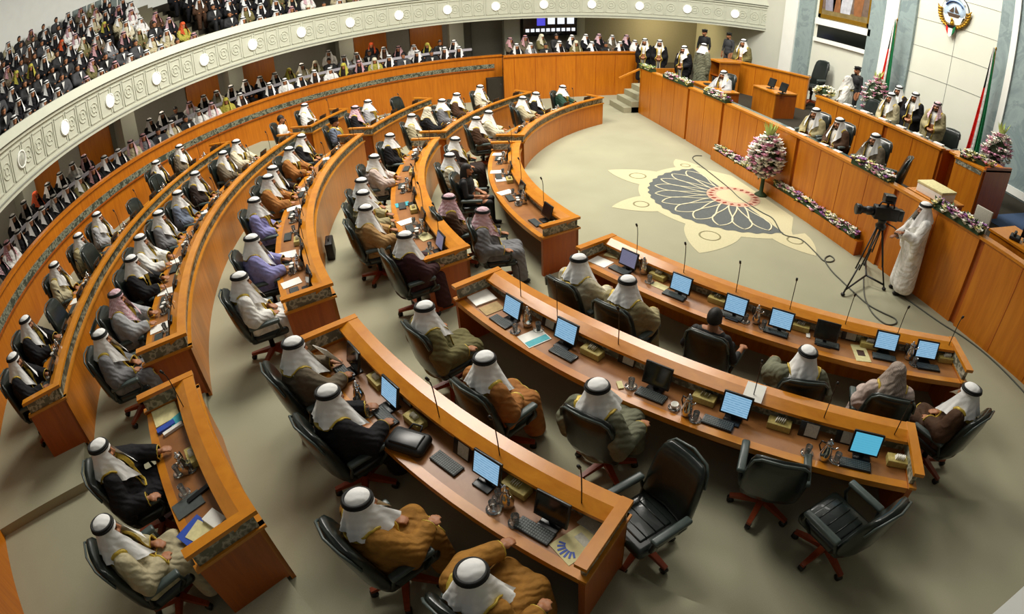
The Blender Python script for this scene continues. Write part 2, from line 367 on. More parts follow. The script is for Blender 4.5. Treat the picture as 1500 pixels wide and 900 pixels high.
# ------------------------------------------------------------------ members' desks
DW = .66                                            # depth of a desk, rail to sitter's edge
BLOCKS = {'near': {1: (202.6, 241.0), 2: (202.1, 233.7), 3: (202.2, 221.3), 4: (201.7, 211.4)},
          'middle': {1: (161.3, 196.6), 2: (160.3, 197.2), 3: (159.4, 197.6), 4: (158.2, 197.9), 5: (160.5, 198.4)},
          'far': {1: (118.6, 157.2), 2: (126.6, 157.0), 3: (140.0, 156.7), 4: (147.6, 155.6)}}
ORD = {1: 'first', 2: 'second', 3: 'third', 4: 'fourth', 5: 'fifth'}
def desk(block, k, a0, a1):
    r, z, f0, f = RR[k], ZR[k], FL[max(1, k - 1)], FL[k]
    t = empty('bench_desk', (RC[0] + (r + .3) * math.cos(R((a0 + a1) / 2)), RC[1] + (r + .3) * math.sin(R((a0 + a1) / 2)), f))
    ox, oy = RC[0] - t.location.x, RC[1] - t.location.y; oz = -f
    ap = R(1) * 0
    def A(m, prof, b0=a0, b1=a1, mi=0): m.arc([(x, y + oz) for x, y in prof], b0, b1, ox, oy, mi=mi)
    m = MB(); A(m, [(r - .02, z - .035), (r + .1, z - .035), (r + .22, z - .085), (r + .22, z - .05), (r + .1, z), (r - .02, z)]); m.build('rail', MATS['wood_rail'], t)
    m = MB(); A(m, [(r + .025, z - .19), (r + .05, z - .19), (r + .05, z - .035), (r + .025, z - .035)]); m.build('ornamental_band', MATS['band_green' if block != 'near' else 'band_light'], t)
    m = MB(); A(m, [(r - .03, z - .215), (r + .05, z - .215), (r + .05, z - .185), (r - .03, z - .185)]); m.build('ledge', MATS['wood_edge'], t)
    m = MB(); A(m, [(r, f0 - .02), (r + .045, f0 - .02), (r + .045, z - .2), (r, z - .2)])
    m.build('front_panel', MATS['wood_orange'], t)
    m = MB(); A(m, [(r + .13, z - .24), (r + .15, z - .24), (r + .15, z - .06), (r + .13, z - .06)], a0 + .3, a1 - .3); m.build('inner_band', MATS['band_light'], t)
    m = MB(); A(m, [(r + .05, z - .26), (r + DW - .09, z - .26), (r + DW - .09, z - .225), (r + .05, z - .225)], a0 + .15, a1 - .15); m.build('worktop', MATS['wood_top'], t)
    m = MB(); A(m, [(r + DW - .09, z - .29), (r + DW, z - .29), (r + DW, z - .222), (r + DW - .09, z - .222)], a0 + .15, a1 - .15); m.build('worktop_edge', MATS['wood_edge'], t)
    for e, sg in ((a0, 1), (a1, -1)):
        th = sg * .055 / (r + .3) * 180 / PI
        h = empty  # end panel: board, band, ledge and cap
        m = MB(); A(m, [(r, f0 - .02 if k == 1 else f - .02), (r + DW, f - .02), (r + DW, z - .2), (r, z - .2)], e, e + th); p = m.build('end_panel', MATS['wood_red'], t)
        m = MB(); A(m, [(r + .022, z - .19), (r + DW - .03, z - .19), (r + DW - .03, z - .036), (r + .022, z - .036)], e + th * .2, e + th); m.build('ornamental_band', MATS['band_light'], p)
        m = MB(); A(m, [(r - .024, z - .036), (r + DW + .02, z - .036), (r + DW + .02, z + .006), (r - .024, z + .006)], e - th * .35, e + th * 1.45); m.build('rail', MATS['wood_rail'], p)
        m = MB(); A(m, [(r - .03, z - .215), (r + DW + .02, z - .215), (r + DW + .02, z - .185), (r - .03, z - .185)], e - th * .35, e + th); m.build('ledge', MATS['wood_edge'], p)
    nm = {'near': 'near block', 'middle': 'middle block', 'far': 'far block'}[block]
    tag(t, 'curved wooden desk, %s row from the carpet medallion, %s' % (ORD[k], nm), 'desk', 'curved desks of the assembly')
    return t
for b, d in BLOCKS.items():
    for k, (a0, a1) in d.items(): desk(b, k, a0, a1)
def pr(k, a, d, z=None):
    """point on ring k at angle a (deg), d metres outside the rail"""
    r = RR[k] + d; return Vector((RC[0] + r * math.cos(R(a)), RC[1] + r * math.sin(R(a)), z if z is not None else ZR[k]))

# ------------------------------------------------------------------ podium
PF = .9
pod = empty('podium', (2.0, 0, 0)); tag(pod, 'long wooden podium of tall panels facing the carpet, flowers along it', 'podium')
def pb(name, mat, *boxes, M=None):
    m = MB()
    for b in boxes: m.box(b[0] - 2.0, b[1] - 2.0, *b[2:], M=M)
    return m.build(name, MATS[mat], pod)
ST = [7.9, 4.53, 2.62, -.55, -3.52, -5.5, -8.0, -11.0, -14]
for i in range(len(ST) - 1):
    y1, y0 = ST[i] - (.12 if i else 0), ST[i + 1]
    p = pb('front_panel', 'wood_podium', (1.08, 1.16, y0, y1, 0, 1.57))
    n = max(2, round((y1 - y0) / .75))
    for j in range(1, n): MB().box(-.925, -.915, y0 + (y1 - y0) * j / n - .006, y0 + (y1 - y0) * j / n + .006, .02, 1.55).build('joint', MATS['wood_red'], p)
for y in ST[1:-1]: pb('recess', 'wood_red', (1.13, 1.2, y - .14, y + .02, 0, 1.56))
pb('top_rail', 'wood_rail', (1.06, 1.24, -14, 7.95, 1.57, 1.62))
pb('plinth', 'wood_podium', (.9, 1.1, -3.1, 2.6, 0, .3))
pb('plinth_end', 'wood_red', (.9, 1.1, 2.6, 2.62, 0, .3)); pb('plinth_end', 'wood_red', (.9, 1.1, -3.12, -3.1, 0, .3))
pb('platform', 'carpet_dark', (1.16, XW, -14, 7.9, 0, PF), (2.6, XW, 7.9, 14, 0, PF))
pb('platform_side', 'wood_podium', (1.08, 2.7, 7.88, 7.96, 0, 1.6), (2.62, 2.7, 7.9, 8.4, 0, PF))
pb('blue_carpet', 'carpet_blue', (4.2, XW - .1, -9, -3.6, PF, PF + .012))
plain('desk_glass', '#55655f', .15, var=.1, coat=.5)
pb('clerk_shelf', 'desk_glass', (1.24, 1.62, -3.1, 7.2, 1.5, 1.53))
pb('shelf_support', 'wood_dark', (1.24, 1.3, -3.1, 7.2, PF, 1.5))
# stairs up to the podium with a sloping handrail
m = MB()
for i in range(4): m.box(.55 + .28 * i - 2, 2.7 - 2, 8.0 + .0 * i, 9.4, 0, .2 * (i + 1))
m.build('steps', MATS['carpet_grey'], pod)
m = MB().bar((.35 - 2, 8.05, 1.25), (1.15 - 2, 7.95, 1.62), .12, .05); m.build('handrail', MATS['wood_rail'], pod)
# speakers' rostrum on the platform
ro = empty('rostrum', (3.7, -.5, PF)); tag(ro, 'raised wooden rostrum desk behind the podium benches, in front of the white wall', 'rostrum')
def rb(name, mat, *boxes):
    m = MB()
    for b in boxes: m.box(b[0] - 3.7, b[1] - 3.7, b[2] + .5, b[3] + .5, b[4] - PF, b[5] - PF)
    return m.build(name, MATS[mat], ro)
rb('front_panel', 'wood_podium', (3.45, 3.52, -2.55, -.95, PF, 2.0)); rb('front_panel', 'wood_podium', (3.45, 3.52, -.8, 1.72, PF, 2.0))
rb('recess', 'wood_red', (3.5, 3.55, -.95, -.8, PF, 2.0)); rb('side_panel', 'wood_red', (3.5, 3.9, -2.62, -2.55, PF, 2.02))
rb('top', 'wood_rail', (3.42, 3.6, -2.6, 1.75, 2.0, 2.05)); rb('desktop', 'desk_glass', (3.6, 4.15, -2.6, 1.75, 1.93, 1.96)); rb('back_panel', 'wood_dark', (4.1, 4.15, -2.6, 1.75, PF, 1.93))
for y in (-1.75, .0, .85): rb('joint', 'wood_red', (3.443, 3.452, y - .008, y + .008, PF, 1.98))
lc = empty('lectern', (3.8, -3.35, PF)); tag(lc, 'wooden lectern block at the right end of the rostrum, flowers on top', 'lectern')
def lb(name, mat, *boxes):
    m = MB()
    for b in boxes: m.box(b[0] - 3.8, b[1] - 3.8, b[2] + 3.35, b[3] + 3.35, b[4] - PF, b[5] - PF)
    return m.build(name, MATS[mat], lc)
lb('front_panel', 'wood_podium', (3.45, 3.52, -3.75, -3.0, PF, 2.0)); lb('side_panel', 'wood_red', (3.52, 4.6, -3.78, -3.72, PF, 2.1)); lb('side_panel', 'wood_red', (3.52, 4.0, -3.03, -3.0, PF, 2.0))
lb('ornamental_band', 'band_light', (3.44, 3.46, -3.72, -3.03, 1.9, 2.0)); lb('top', 'wood_rail', (3.42, 4.6, -3.78, -2.98, 2.0, 2.04))
cn = empty('corner_cabinet', (3.9, -2.78, PF)); tag(cn, 'dark recessed wooden panel between rostrum and lectern, wooden top', 'cabinet')
MB().box(-.05, .5, -.2, .2, 0, 1.07).build('panel', MATS['wood_red'], cn); MB().box(-.2, .5, -.22, .22, 1.07, 1.11).build('top', MATS['wood_rail'], cn)
# long panel at the back left, and desks of the clerks
bp = empty('screen_panel', (5.0, 6.3, PF)); tag(bp, 'long wooden screen panel on the podium, in front of the white wall', 'panel')
bp.rotation_euler.z = math.atan2(4.75 - 7.85, 5.7 - 4.3)
L = math.hypot(1.4, 3.1) / 2
MB().box(-L, L, -.05, .05, 0, 1.08).build('panel', MATS['wood_podium'], bp); MB().box(-L - .02, L + .02, -.09, .09, 1.08, 1.13).build('top_rail', MATS['wood_rail'], bp)
for j in range(1, 5): MB().box(-L + j * L * .4 - .006, -L + j * L * .4 + .006, -.056, -.045, .02, 1.06).build('joint', MATS['wood_red'], bp)
cb = empty('equipment_cabinet', (4.0, 7.15, PF)); tag(cb, 'wooden cabinet with open dark shelves at the left end of the screen panel', 'cabinet')
MB().box(-.5, .3, .28, .34, 0, 1.1).build('side_panel', MATS['wood_podium'], cb); MB().box(-.5, .3, -.34, -.28, 0, 1.1).build('side_panel', MATS['wood_podium'], cb); MB().box(-.55, .35, -.38, .38, 1.1, 1.15).build('top', MATS['wood_rail'], cb)
MB().box(.2, .25, -.28, .28, 0, 1.1).build('back_panel', MATS['wood_dark'], cb); MB().box(-.48, .2, -.28, .28, .6, .63).build('shelf', MATS['wood_red'], cb); MB().box(-.48, .2, -.28, .28, .2, .23).build('shelf', MATS['wood_red'], cb)
def pdesk(name, x0, x1, y0, y1, h, label):
    t = empty(name, ((x0 + x1) / 2, (y0 + y1) / 2, PF)); X, Y = (x1 - x0) / 2, (y1 - y0) / 2
    MB().box(-X, -X + .04, -Y, Y, 0, h).build('front_panel', MATS['wood_podium'], t); MB().box(-X + .04, X, -Y, -Y + .04, 0, h).build('side_panel', MATS['wood_red'], t)
    MB().box(-X + .04, X, Y - .04, Y, 0, h).build('side_panel', MATS['wood_red'], t); MB().box(-X - .03, X, -Y - .03, Y + .03, h, h + .04).build('top', MATS['wood_rail'], t); tag(t, label, 'desk')
pdesk('secretary_desk', 3.45, 4.25, 3.5, 4.65, .74, 'wooden secretary desk with monitors on it, left of the rostrum')
pdesk('clerk_desk', 1.72, 2.3, 3.7, 5.4, .68, 'low wooden clerk desk behind the left part of the podium front')
pdesk('corner_desk', 1.5, 2.2, -4.3, -3.5, .62, 'small wooden desk behind the podium with a white box, left of the cameraman')
pdesk('speaker_desk', 1.9, 2.8, -6.9, -5.2, .6, 'wooden desk behind the podium with a phone, screen and microphone, right of the cameraman')
pdesk('side_desk', 3.2, 4.0, -6.6, -5.4, .7, 'wooden desk edge at the right border of the picture, on the blue carpet')
# carpet medallion woven into the floor: half disc of grey petals, cream lobes, small rosette
plain('rug_cream', '#c4bd98', .95, var=.08, scale=60); plain('rug_grey', '#5b605f', .95, var=.35, scale=90); plain('rug_line', '#d8d3b4', .95, var=.05); plain('rug_red', '#8c3c2c', .95, var=.1); plain('rug_pink', '#c9a48c', .95, var=.08); plain('rug_ring', '#8f8a66', .95)
md = empty('carpet_medallion', (0, 0, 0)); tag(md, 'carpet medallion, half rosette of grey petals with cream lobes, woven into the floor', 'rug')
RM = 1.94
def flat(name, polys, z, mat):
    m = MB()
    for p in polys: m.add([(x, y, z) for x, y in p], [tuple(range(len(p)))])
    return m.build(name, MATS[mat], md)
A0, A1 = R(90), R(270)
def pc(r, a): return (r * math.cos(a), r * math.sin(a))
n = 60
ringp = [pc(RM + .22, A0 - .05 + (A1 - A0 + .1) * i / n) for i in range(n + 1)] + [(.25, -1.9), (.75, -1.3), (.75, 1.3), (.25, 1.9)]
flat('border', [ringp], .004, 'rug_cream')
lobes = []
LOB = [(R(92), .55), (R(134), .88), (R(180), .72), (R(227), .92), (R(271), .72)]
def lobe(a, s, r0=RM + .12):
    pts = []
    for i in range(41):
        q = -1 + i / 20; w = (1 - q * q)**.5 if abs(q) < 1 else 0
        h = s * (.62 * (1 - abs(q))**.9 + .62 * w)
        lat = .62 * s * q
        pts.append((r0 + h, lat))
    return [((r) * math.cos(a) - l * math.sin(a), r * math.sin(a) + l * math.cos(a)) for r, l in pts]
for a, s in LOB: flat('lobe', [lobe(a, s)], .005, 'rug_cream')
for a, s in LOB:
    rm = MB(); c = pc(RM + .05 + s * .42, a); rm.tube([(c[0] + .2 * s * math.cos(q) * 1.1, c[1] + .2 * s * math.sin(q) * 1.1, .004) for q in [2 * PI * j / 24 for j in range(24)]], .02, 4, close=True, flat=.4); rm.build('lobe_ring', MATS['rug_ring'], md)
scal = [pc(RM * (1 + .012 * math.cos(40 * (A0 + (A1 - A0) * i / 160))), A0 + (A1 - A0) * i / 160) for i in range(161)]
flat('petal_field', [scal], .007, 'rug_grey')
lm = MB()
NP = 11
for i in range(-1, NP + 1):
    a = A0 + (A1 - A0) * (i + .5) / NP; da = (A1 - A0) / NP
    for sg in (-1, 1):
        pts = []
        for j in range(27):
            q = j / 26; rr = .62 + (RM * .93 - .62) * q
            off = sg * da * .52 * max(0, math.sin(PI * q**1.5))**.85
            aa = a + off
            if A0 - .01 <= aa <= A1 + .01: pts.append((*pc(rr, aa), .009))
        if len(pts) > 2: lm.tube(pts, .022, 4, flat=.25)
lm.build('petal_lines', MATS['rug_line'], md)
flat('heart', [[pc(.62, 2 * PI * i / 40) for i in range(40)]], .011, 'rug_pink')
flat('heart_center', [[pc(.4, 2 * PI * i / 40) for i in range(40)]], .014, 'rug_cream')
for a in [2 * PI * i / 20 for i in range(20)]: flat('heart_dot', [[(pc(.52, a)[0] + .06 * math.cos(q + a) * (1.4 if abs(math.cos(q)) > .5 else .8), pc(.52, a)[1] + .05 * math.sin(q + a)) for q in (0, PI / 2, PI, 3 * PI / 2)]], .014, 'rug_red')
# ------------------------------------------------------------------ figures: one continuous skin, clothes as children
plain('skin', '#a9714c', .55, var=.06, scale=30); plain('hair', '#171210', .6, var=.2); plain('eye', '#120c0a', .2); plain('thobe_white', '#e9e8e2', .75, var=.03); plain('thobe_dark', '#23242b', .8)
plain('suit_black', '#101114', .7); plain('suit_grey', '#3a3b3e', .75); plain('shoe', '#15110f', .35)
def cloth(name, col, fold=.35, check=None, rough=.8, soft=False):
    k = NT(name); c = srgb(col); tc = k.n('ShaderNodeTexCoord')
    no = k.n('ShaderNodeTexNoise', Scale=7.0, Detail=5.0, Distortion=1.2); k.l(tc.outputs['Object'], no.inputs['Vector'])
    if check:
        v = k.n('ShaderNodeTexChecker', Scale=95.0); v.inputs[1].default_value = c; v.inputs[2].default_value = srgb(check); k.l(tc.outputs['Object'], v.inputs[0])
        mx = k.n('ShaderNodeMix', data_type='RGBA', blend_type='MULTIPLY'); mx.inputs[0].default_value = .5
        k.l(v.outputs[0], mx.inputs[6]); k.l(k.ramp(no.outputs[0], [(.3, (.6, .6, .6, 1)), (.7, (1, 1, 1, 1))]), mx.inputs[7]); k.l(mx.outputs[2], k.b.inputs['Base Color'])
    else: k.l(k.ramp(no.outputs[0], [(.3, dark(c, .9 if soft else .72)), (.68, dark(c, 1.0 if soft else 1.12))]), k.b.inputs['Base Color'])
    k.b.inputs['Roughness'].default_value = rough; k.b.inputs['Specular IOR Level'].default_value = .25
    w = k.n('ShaderNodeTexWave', Scale=6.0, Distortion=7.0, Detail=3.0); w.bands_direction = 'DIAGONAL'; k.l(tc.outputs['Object'], w.inputs['Vector'])
    k.bump(w.outputs['Fac'], fold, .02); MATS[name] = k.m; return k.m
for nm, c in dict(black='#17161a', brown='#4d3524', darkbrown='#2b1f1a', greybrown='#6a5f4e', tan='#a98657', sand='#a59a74', beige='#b7ad8c', cream='#d3cbb0', grey='#77777a', lightgrey='#a3a4a6', greygreen='#73745f', olive='#6f6842',
                  golden='#9c6d2c', orange='#a66e38', lavender='#8d8cc0', bluegrey='#6d7788', white='#e6e5e0', maroon='#3a1f22', green='#2c4a3b', pinkish='#c9b6ac').items(): cloth('robe_' + nm, c)
cloth('head_white', '#f7f7f5', .12, soft=True); cloth('head_pink', '#cf8d9f', .25, '#f0dfe2'); cloth('head_red', '#b5485a', .25, '#e8d3d5'); cloth('head_cream', '#d8d3bb', .3); cloth('head_taupe', '#8d7d72', .3, '#b6a79a'); cloth('head_grey', '#c4c4c0', .3)
plain('cord', '#0a0a0b', .7); plain('gold_trim', '#c2a63f', .45, .25, var=.2, scale=60); plain('silver_trim', '#b9b5a4', .5, .2)

def cap(m, p, q, r1, r2, n=12):
    p, q = Vector(p), Vector(q)
    m.tube([p, p.lerp(q, .33), p.lerp(q, .67), q], [r1, r1 * .67 + r2 * .33, r1 * .33 + r2 * .67, r2], n); m.ball(p, r1, n=n, m=8); m.ball(q, r2, n=n, m=8)
def remesh(m, voxel, smooth=4, name='t'):
    me = m.mesh('tmp', []); o = link('tmp', me)
    r = o.modifiers.new('r', 'REMESH'); r.mode = 'VOXEL'; r.voxel_size = voxel; r.use_smooth_shade = True
    if smooth: s = o.modifiers.new('s', 'SMOOTH'); s.factor = .5; s.iterations = smooth
    dg = bpy.context.evaluated_depsgraph_get(); out = bpy.data.meshes.new_from_object(o.evaluated_get(dg)); out.name = name
    bpy.data.objects.remove(o); bpy.data.meshes.remove(me); return out
def hand(m, w, d, up, sd, curl=.5):
    """palm, four unequal bent fingers and a thumb; sd=+1 left hand"""
    w, d, up = Vector(w), Vector(d).normalized(), Vector(up); up = (up - d * up.dot(d)).normalized(); s = d.cross(up) * sd   # s points to the little finger... thumb is -s
    m.ball(w + d * .045, .001); c = w + d * .05
    cap(m, w + d * .01, w + d * .05, .024, .026, 8); cap(m, c + s * .022, c - s * .022, .02, .02, 8)
    for i, (o, l) in enumerate(((-.033, .07), (-.011, .08), (.011, .075), (.033, .06))):
        a = c + s * o * 1.05 + d * .025; b = a + d * l * .5 - up * curl * .012; e = b + d * l * .42 * (1 - curl * .45) - up * curl * .035
        cap(m, a, b, .0105, .0098, 7); cap(m, b, e, .0098, .0085, 7)
    a = w + d * .025 - s * .022; b = a - s * .03 + d * .03 - up * .005; cap(m, a, b, .013, .0115, 7); cap(m, b, b + d * .03 - s * .006 - up * .008, .0115, .0095, 7)
def head_parts(m, h):
    h = Vector(h); P = lambda x, y, z: h + Vector((x, y, z))
    m.ball(P(-.008, 0, .012), (.097, .079, .108), n=18, m=12); m.ball(P(.028, 0, -.06), (.068, .06, .066), n=14, m=10); m.ball(P(.06, 0, -.108), (.03, .032, .026))
    cap(m, P(.09, 0, .005), P(.112, 0, -.042), .011, .0165, 8); m.ball(P(.1, .013, -.046), .011); m.ball(P(.1, -.013, -.046), .011)
    cap(m, P(.086, .045, .022), P(.09, -.045, .022), .013, .013, 8); m.ball(P(.075, .045, -.035), (.024, .024, .024)); m.ball(P(.075, -.045, -.035), (.024, .024, .024))
    cap(m, P(.088, .02, -.078), P(.088, -.02, -.078), .011, .011, 6)
    for s in (1, -1): m.ball(P(-.005, s * .081, -.018), (.018, .011, .032))
ARMS = {  # elbow, wrist, hand direction, palm up vector   (for the left arm; y mirrored for the right)
    'lap': ((.03, .27, .74), (.23, .13, .68), (.8, -.6, -.05), (0, .1, 1)),
    'desk': ((.17, .29, .76), (.40, .17, .735), (.9, -.35, -.02), (0, 0, 1)),
    'rest': ((-.04, .31, .74), (.2, .31, .715), (1, -.05, -.1), (0, 0, 1)),
    'reach': ((.2, .3, .8), (.46, .2, .74), (1, -.1, -.05), (0, 0, 1)),
    'chest': ((.06, .27, .78), (.22, .1, .9), (.45, -.55, .5), (.4, .6, .3))}
def seated(name, left, right, lean=0.0, robe_open=.06, robe_sleeve=.86):
    """returns dict of template meshes for a sitting figure facing +x, soles on z=0"""
    T = {}; hip = Vector((0, 0, .55)); ch = Vector((lean * .55, 0, .86)); nk = Vector((lean, 0, 1.05)); hd = Vector((lean * 1.02 + .03, 0, 1.175))
    m = MB(); m.ball(hip, (.16, .18, .13), n=16, m=10); m.ball((hip + ch) / 2, (.15, .165, .18), n=16, m=10); m.ball(ch, (.15, .18, .2), n=16, m=10); cap(m, (nk.x - .01, .1, .985), (nk.x - .01, -.1, .985), .075, .075); cap(m, nk, hd, .06, .055)
    head_parts(m, hd)
    arms = []
    for s, nm in ((1, left), (-1, right)):
        e, w, d, u = [Vector((v[0], v[1] * s, v[2])) for v in ARMS[nm]]; sh = Vector((nk.x - .01, s * .185, .975)); e.x += lean * .6; arms.append((s, sh, e, w, d))
        cap(m, sh, e, .062, .048); cap(m, e, w, .045, .03); hand(m, w, d, u, s)
        k = Vector((.42, s * .12, .54)); cap(m, (0, s * .1, .54), k, .085, .068); cap(m, k, (.44, s * .12, .1), .062, .045); cap(m, (.43, s * .12, .05), (.57, s * .13, .04), .045, .036)
    b = remesh(m, .0095, 3, 'body'); T['body'] = b; T['hd'] = hd
    hands = [w + d.normalized() * .03 for s, sh, e, w, d in arms]
    paint(b, hd, hands)
    # robe
    m = MB(); cap(m, (0, 0, .5), ch, .215, .2); cap(m, (nk.x - .015, .18, .96), (nk.x - .015, -.18, .96), .098, .098); cap(m, ch, (nk.x - .02, 0, .98), .19, .12)
    for s, sh, e, w, d in arms:
        cap(m, sh, e, .1, .1); cap(m, e, e.lerp(w, robe_sleeve), .098, .085); cap(m, e, e + Vector((-.02, -s * .03, -.14)), .105, .08); cap(m, (ch.x - .02, s * .1, .86), e + Vector((-.04, -s * .05, .04)), .15, .11); cap(m, (ch.x, s * .12, .7), e + Vector((-.02, -s * .07, -.06)), .14, .1)
        k = Vector((.42, s * .13, .545)); cap(m, (0, s * .12, .53), k, .13, .115); cap(m, k, (.45, s * .14, .14), .11, .125)
    cap(m, (.1, 0, .53), (.43, 0, .535), .11, .1); cap(m, (.44, 0, .4), (.46, 0, .15), .09, .1)
    T['robe'], T['trim'] = cut_robe(remesh(m, .017, 12, 'robe'), lambda x, y, z: (z > .66 and x > lean * (z - .55) * 2 * .55 + .03 and abs(y) < robe_open + .11 * max(0, z - .75)) , (nk.x, 0, 1.03), arms)
    return T
def standing(name, arm='clasp'):
    T = {}; nk = Vector((0, 0, 1.47)); hd = Vector((.02, 0, 1.6)); m = MB()
    m.ball((0, 0, .98), (.13, .165, .16), n=16, m=10); m.ball((0, 0, 1.27), (.13, .18, .2), n=16, m=10); m.ball((0, 0, 1.1), (.13, .155, .2), n=16, m=10); cap(m, (-.01, .1, 1.4), (-.01, -.1, 1.4), .075, .075); cap(m, nk, hd, .06, .055); head_parts(m, hd); arms = []
    for s in (1, -1):
        sh = Vector((-.01, s * .185, 1.395))
        if arm == 'clasp': e, w, d = Vector((0, s * .26, 1.1)), Vector((.19, s * .09, 1.02)), Vector((.3, -s * .95, -.1))
        elif arm == 'camera': e, w, d = (Vector((.12, .27, 1.12)), Vector((.36, .2, 1.2)), Vector((1, -.1, .1))) if s > 0 else (Vector((.1, -.26, 1.1)), Vector((.3, -.16, 1.0)), Vector((1, .3, -.2)))
        else: e, w, d = Vector((-.01, s * .25, 1.12)), Vector((.06, s * .25, .86)), Vector((.1, 0, -1))
        arms.append((s, sh, e, w, d)); cap(m, sh, e, .06, .048); cap(m, e, w, .045, .03); hand(m, w, d, (0, s, .2) if arm == 'down' else (.3, 0, 1), s)
        cap(m, (0, s * .09, .93), (.02, s * .1, .5), .095, .068); cap(m, (.02, s * .1, .5), (0, s * .1, .1), .064, .045); cap(m, (-.01, s * .1, .045), (.14, s * .12, .035), .043, .034)
    b = remesh(m, .0095, 3, 'body'); T['body'] = b; T['hd'] = hd; paint(b, hd, [w + d.normalized() * .03 for s, sh, e, w, d in arms])
    m = MB(); cap(m, (0, 0, 1.3), (0, 0, .7), .185, .2); cap(m, (0, .06, .9), (0, .1, .2), .18, .2); cap(m, (0, -.06, .9), (0, -.1, .2), .18, .2); cap(m, (-.015, .18, 1.38), (-.015, -.18, 1.38), .095, .095); m.ball((0, 0, 1.36), (.15, .18, .13))
    for s, sh, e, w, d in arms: cap(m, sh, e, .1, .1); cap(m, e, e.lerp(w, .84), .098, .085); cap(m, e, e + Vector((-.01, 0, -.28)), .1, .07)
    T['robe'], T['trim'] = cut_robe(remesh(m, .02, 5, 'robe'), lambda x, y, z: arm != 'camera' and x > .04 and abs(y) < .07 and .2 < z < 1.5, (0, 0, 1.45), arms, zmin=.09)
    return T
def paint(b, hd, hands):
    """material slots: 0 cloth, 1 skin, 2 hair, 3 eye"""
    n = len(b.polygons); c = np.empty(n * 3); b.polygons.foreach_get('center', c); c = c.reshape(n, 3); mi = np.zeros(n, int)
    l = c - np.array(hd); mi[(l[:, 2] > -.13) & (np.hypot(l[:, 0], l[:, 1]) < .13)] = 1
    for h in hands: mi[np.linalg.norm(c - np.array(h), axis=1) < .155] = 1
    for h in hands: pass
    mi[(l[:, 0] > .066) & (l[:, 2] < -.055) & (l[:, 2] > -.074) & (abs(l[:, 1]) < .036)] = 2
    mi[(l[:, 0] > .03) & (l[:, 2] < -.096) & (l[:, 2] > -.15) & (abs(l[:, 1]) < .05)] = 2
    mi[(l[:, 0] > .07) & (abs(l[:, 2] - .027) < .008) & (abs(l[:, 1]) > .015) & (abs(l[:, 1]) < .05)] = 2
    mi[c[:, 2] < .085] = 2
    b.materials.clear()
    for m_ in ('thobe_white', 'skin', 'hair', 'eye'): b.materials.append(MATS[m_])
    b.polygons.foreach_set('material_index', mi)
    bm = bmesh.new(); bm.from_mesh(b)
    for s in (1, -1):
        g = bmesh.ops.create_uvsphere(bm, u_segments=8, v_segments=6, radius=.0125, matrix=Matrix.Translation(Vector(hd) + Vector((.083, s * .032, .002))))
        for v in g['verts']:
            for f in v.link_faces: f.material_index = 3; f.smooth = True
    bm.to_mesh(b); bm.free()
def cut_robe(me, front, neck, arms, zmin=.1):
    bm = bmesh.new(); bm.from_mesh(me); kill = []
    for f in bm.faces:
        c = f.calc_center_median()
        nh = math.hypot(c.x - neck[0], c.y - neck[1])
        if front(c.x, c.y, c.z) or (nh < .155 and c.z > neck[2] - .085): kill.append(f)
        elif c.z < zmin: kill.append(f)
        else:
            for s, sh, e, w, d in arms:
                ax = (w - e).normalized(); t = (c - e).dot(ax)
                if t > (w - e).length * .84 + .05 and (c - e - ax * t).length < .085 and f.normal.dot(ax) > .55: kill.append(f); break
    bmesh.ops.delete(bm, geom=kill, context='FACES')
    for _ in range(3): bmesh.ops.smooth_vert(bm, verts=[v for v in bm.verts if v.is_boundary], factor=.5, use_axis_x=True, use_axis_y=True, use_axis_z=True)
    edges = {e for e in bm.edges if e.is_boundary}; loops = []
    while edges:
        e = edges.pop(); lp = [e.verts[0], e.verts[1]]
        while True:
            nx = next((x for x in lp[-1].link_edges if x in edges), None)
            if nx is None: break
            edges.discard(nx); lp.append(nx.other_vert(lp[-1]))
        loops.append([v.co.copy() for v in lp])
    t = MB(); keep = max((l for l in loops if len(l) > 12 and max(p.z for p in l) > neck[2] - .2), key=len, default=None)
    if keep:
        pts = keep[::2]; c = Vector(neck)
        pts = [p + (p - Vector((neck[0] - .05, 0, p.z))).normalized() * .004 for p in pts if p.z > zmin + .05]
        t.tube(pts, [.027 if p.z > neck[2] - .2 else .014 for p in pts], 6, flat=.4, close=True)
    for l in loops:
        if l is not keep and len(l) > 10 and min(p.z for p in l) > .35: t.tube(l[::2], .007, 4, close=True)
    tr = t.mesh('trim', [MATS['gold_trim']]); bm.to_mesh(me); bm.free(); me.materials.clear(); me.materials.append(MATS['robe_black'])
    return me, tr
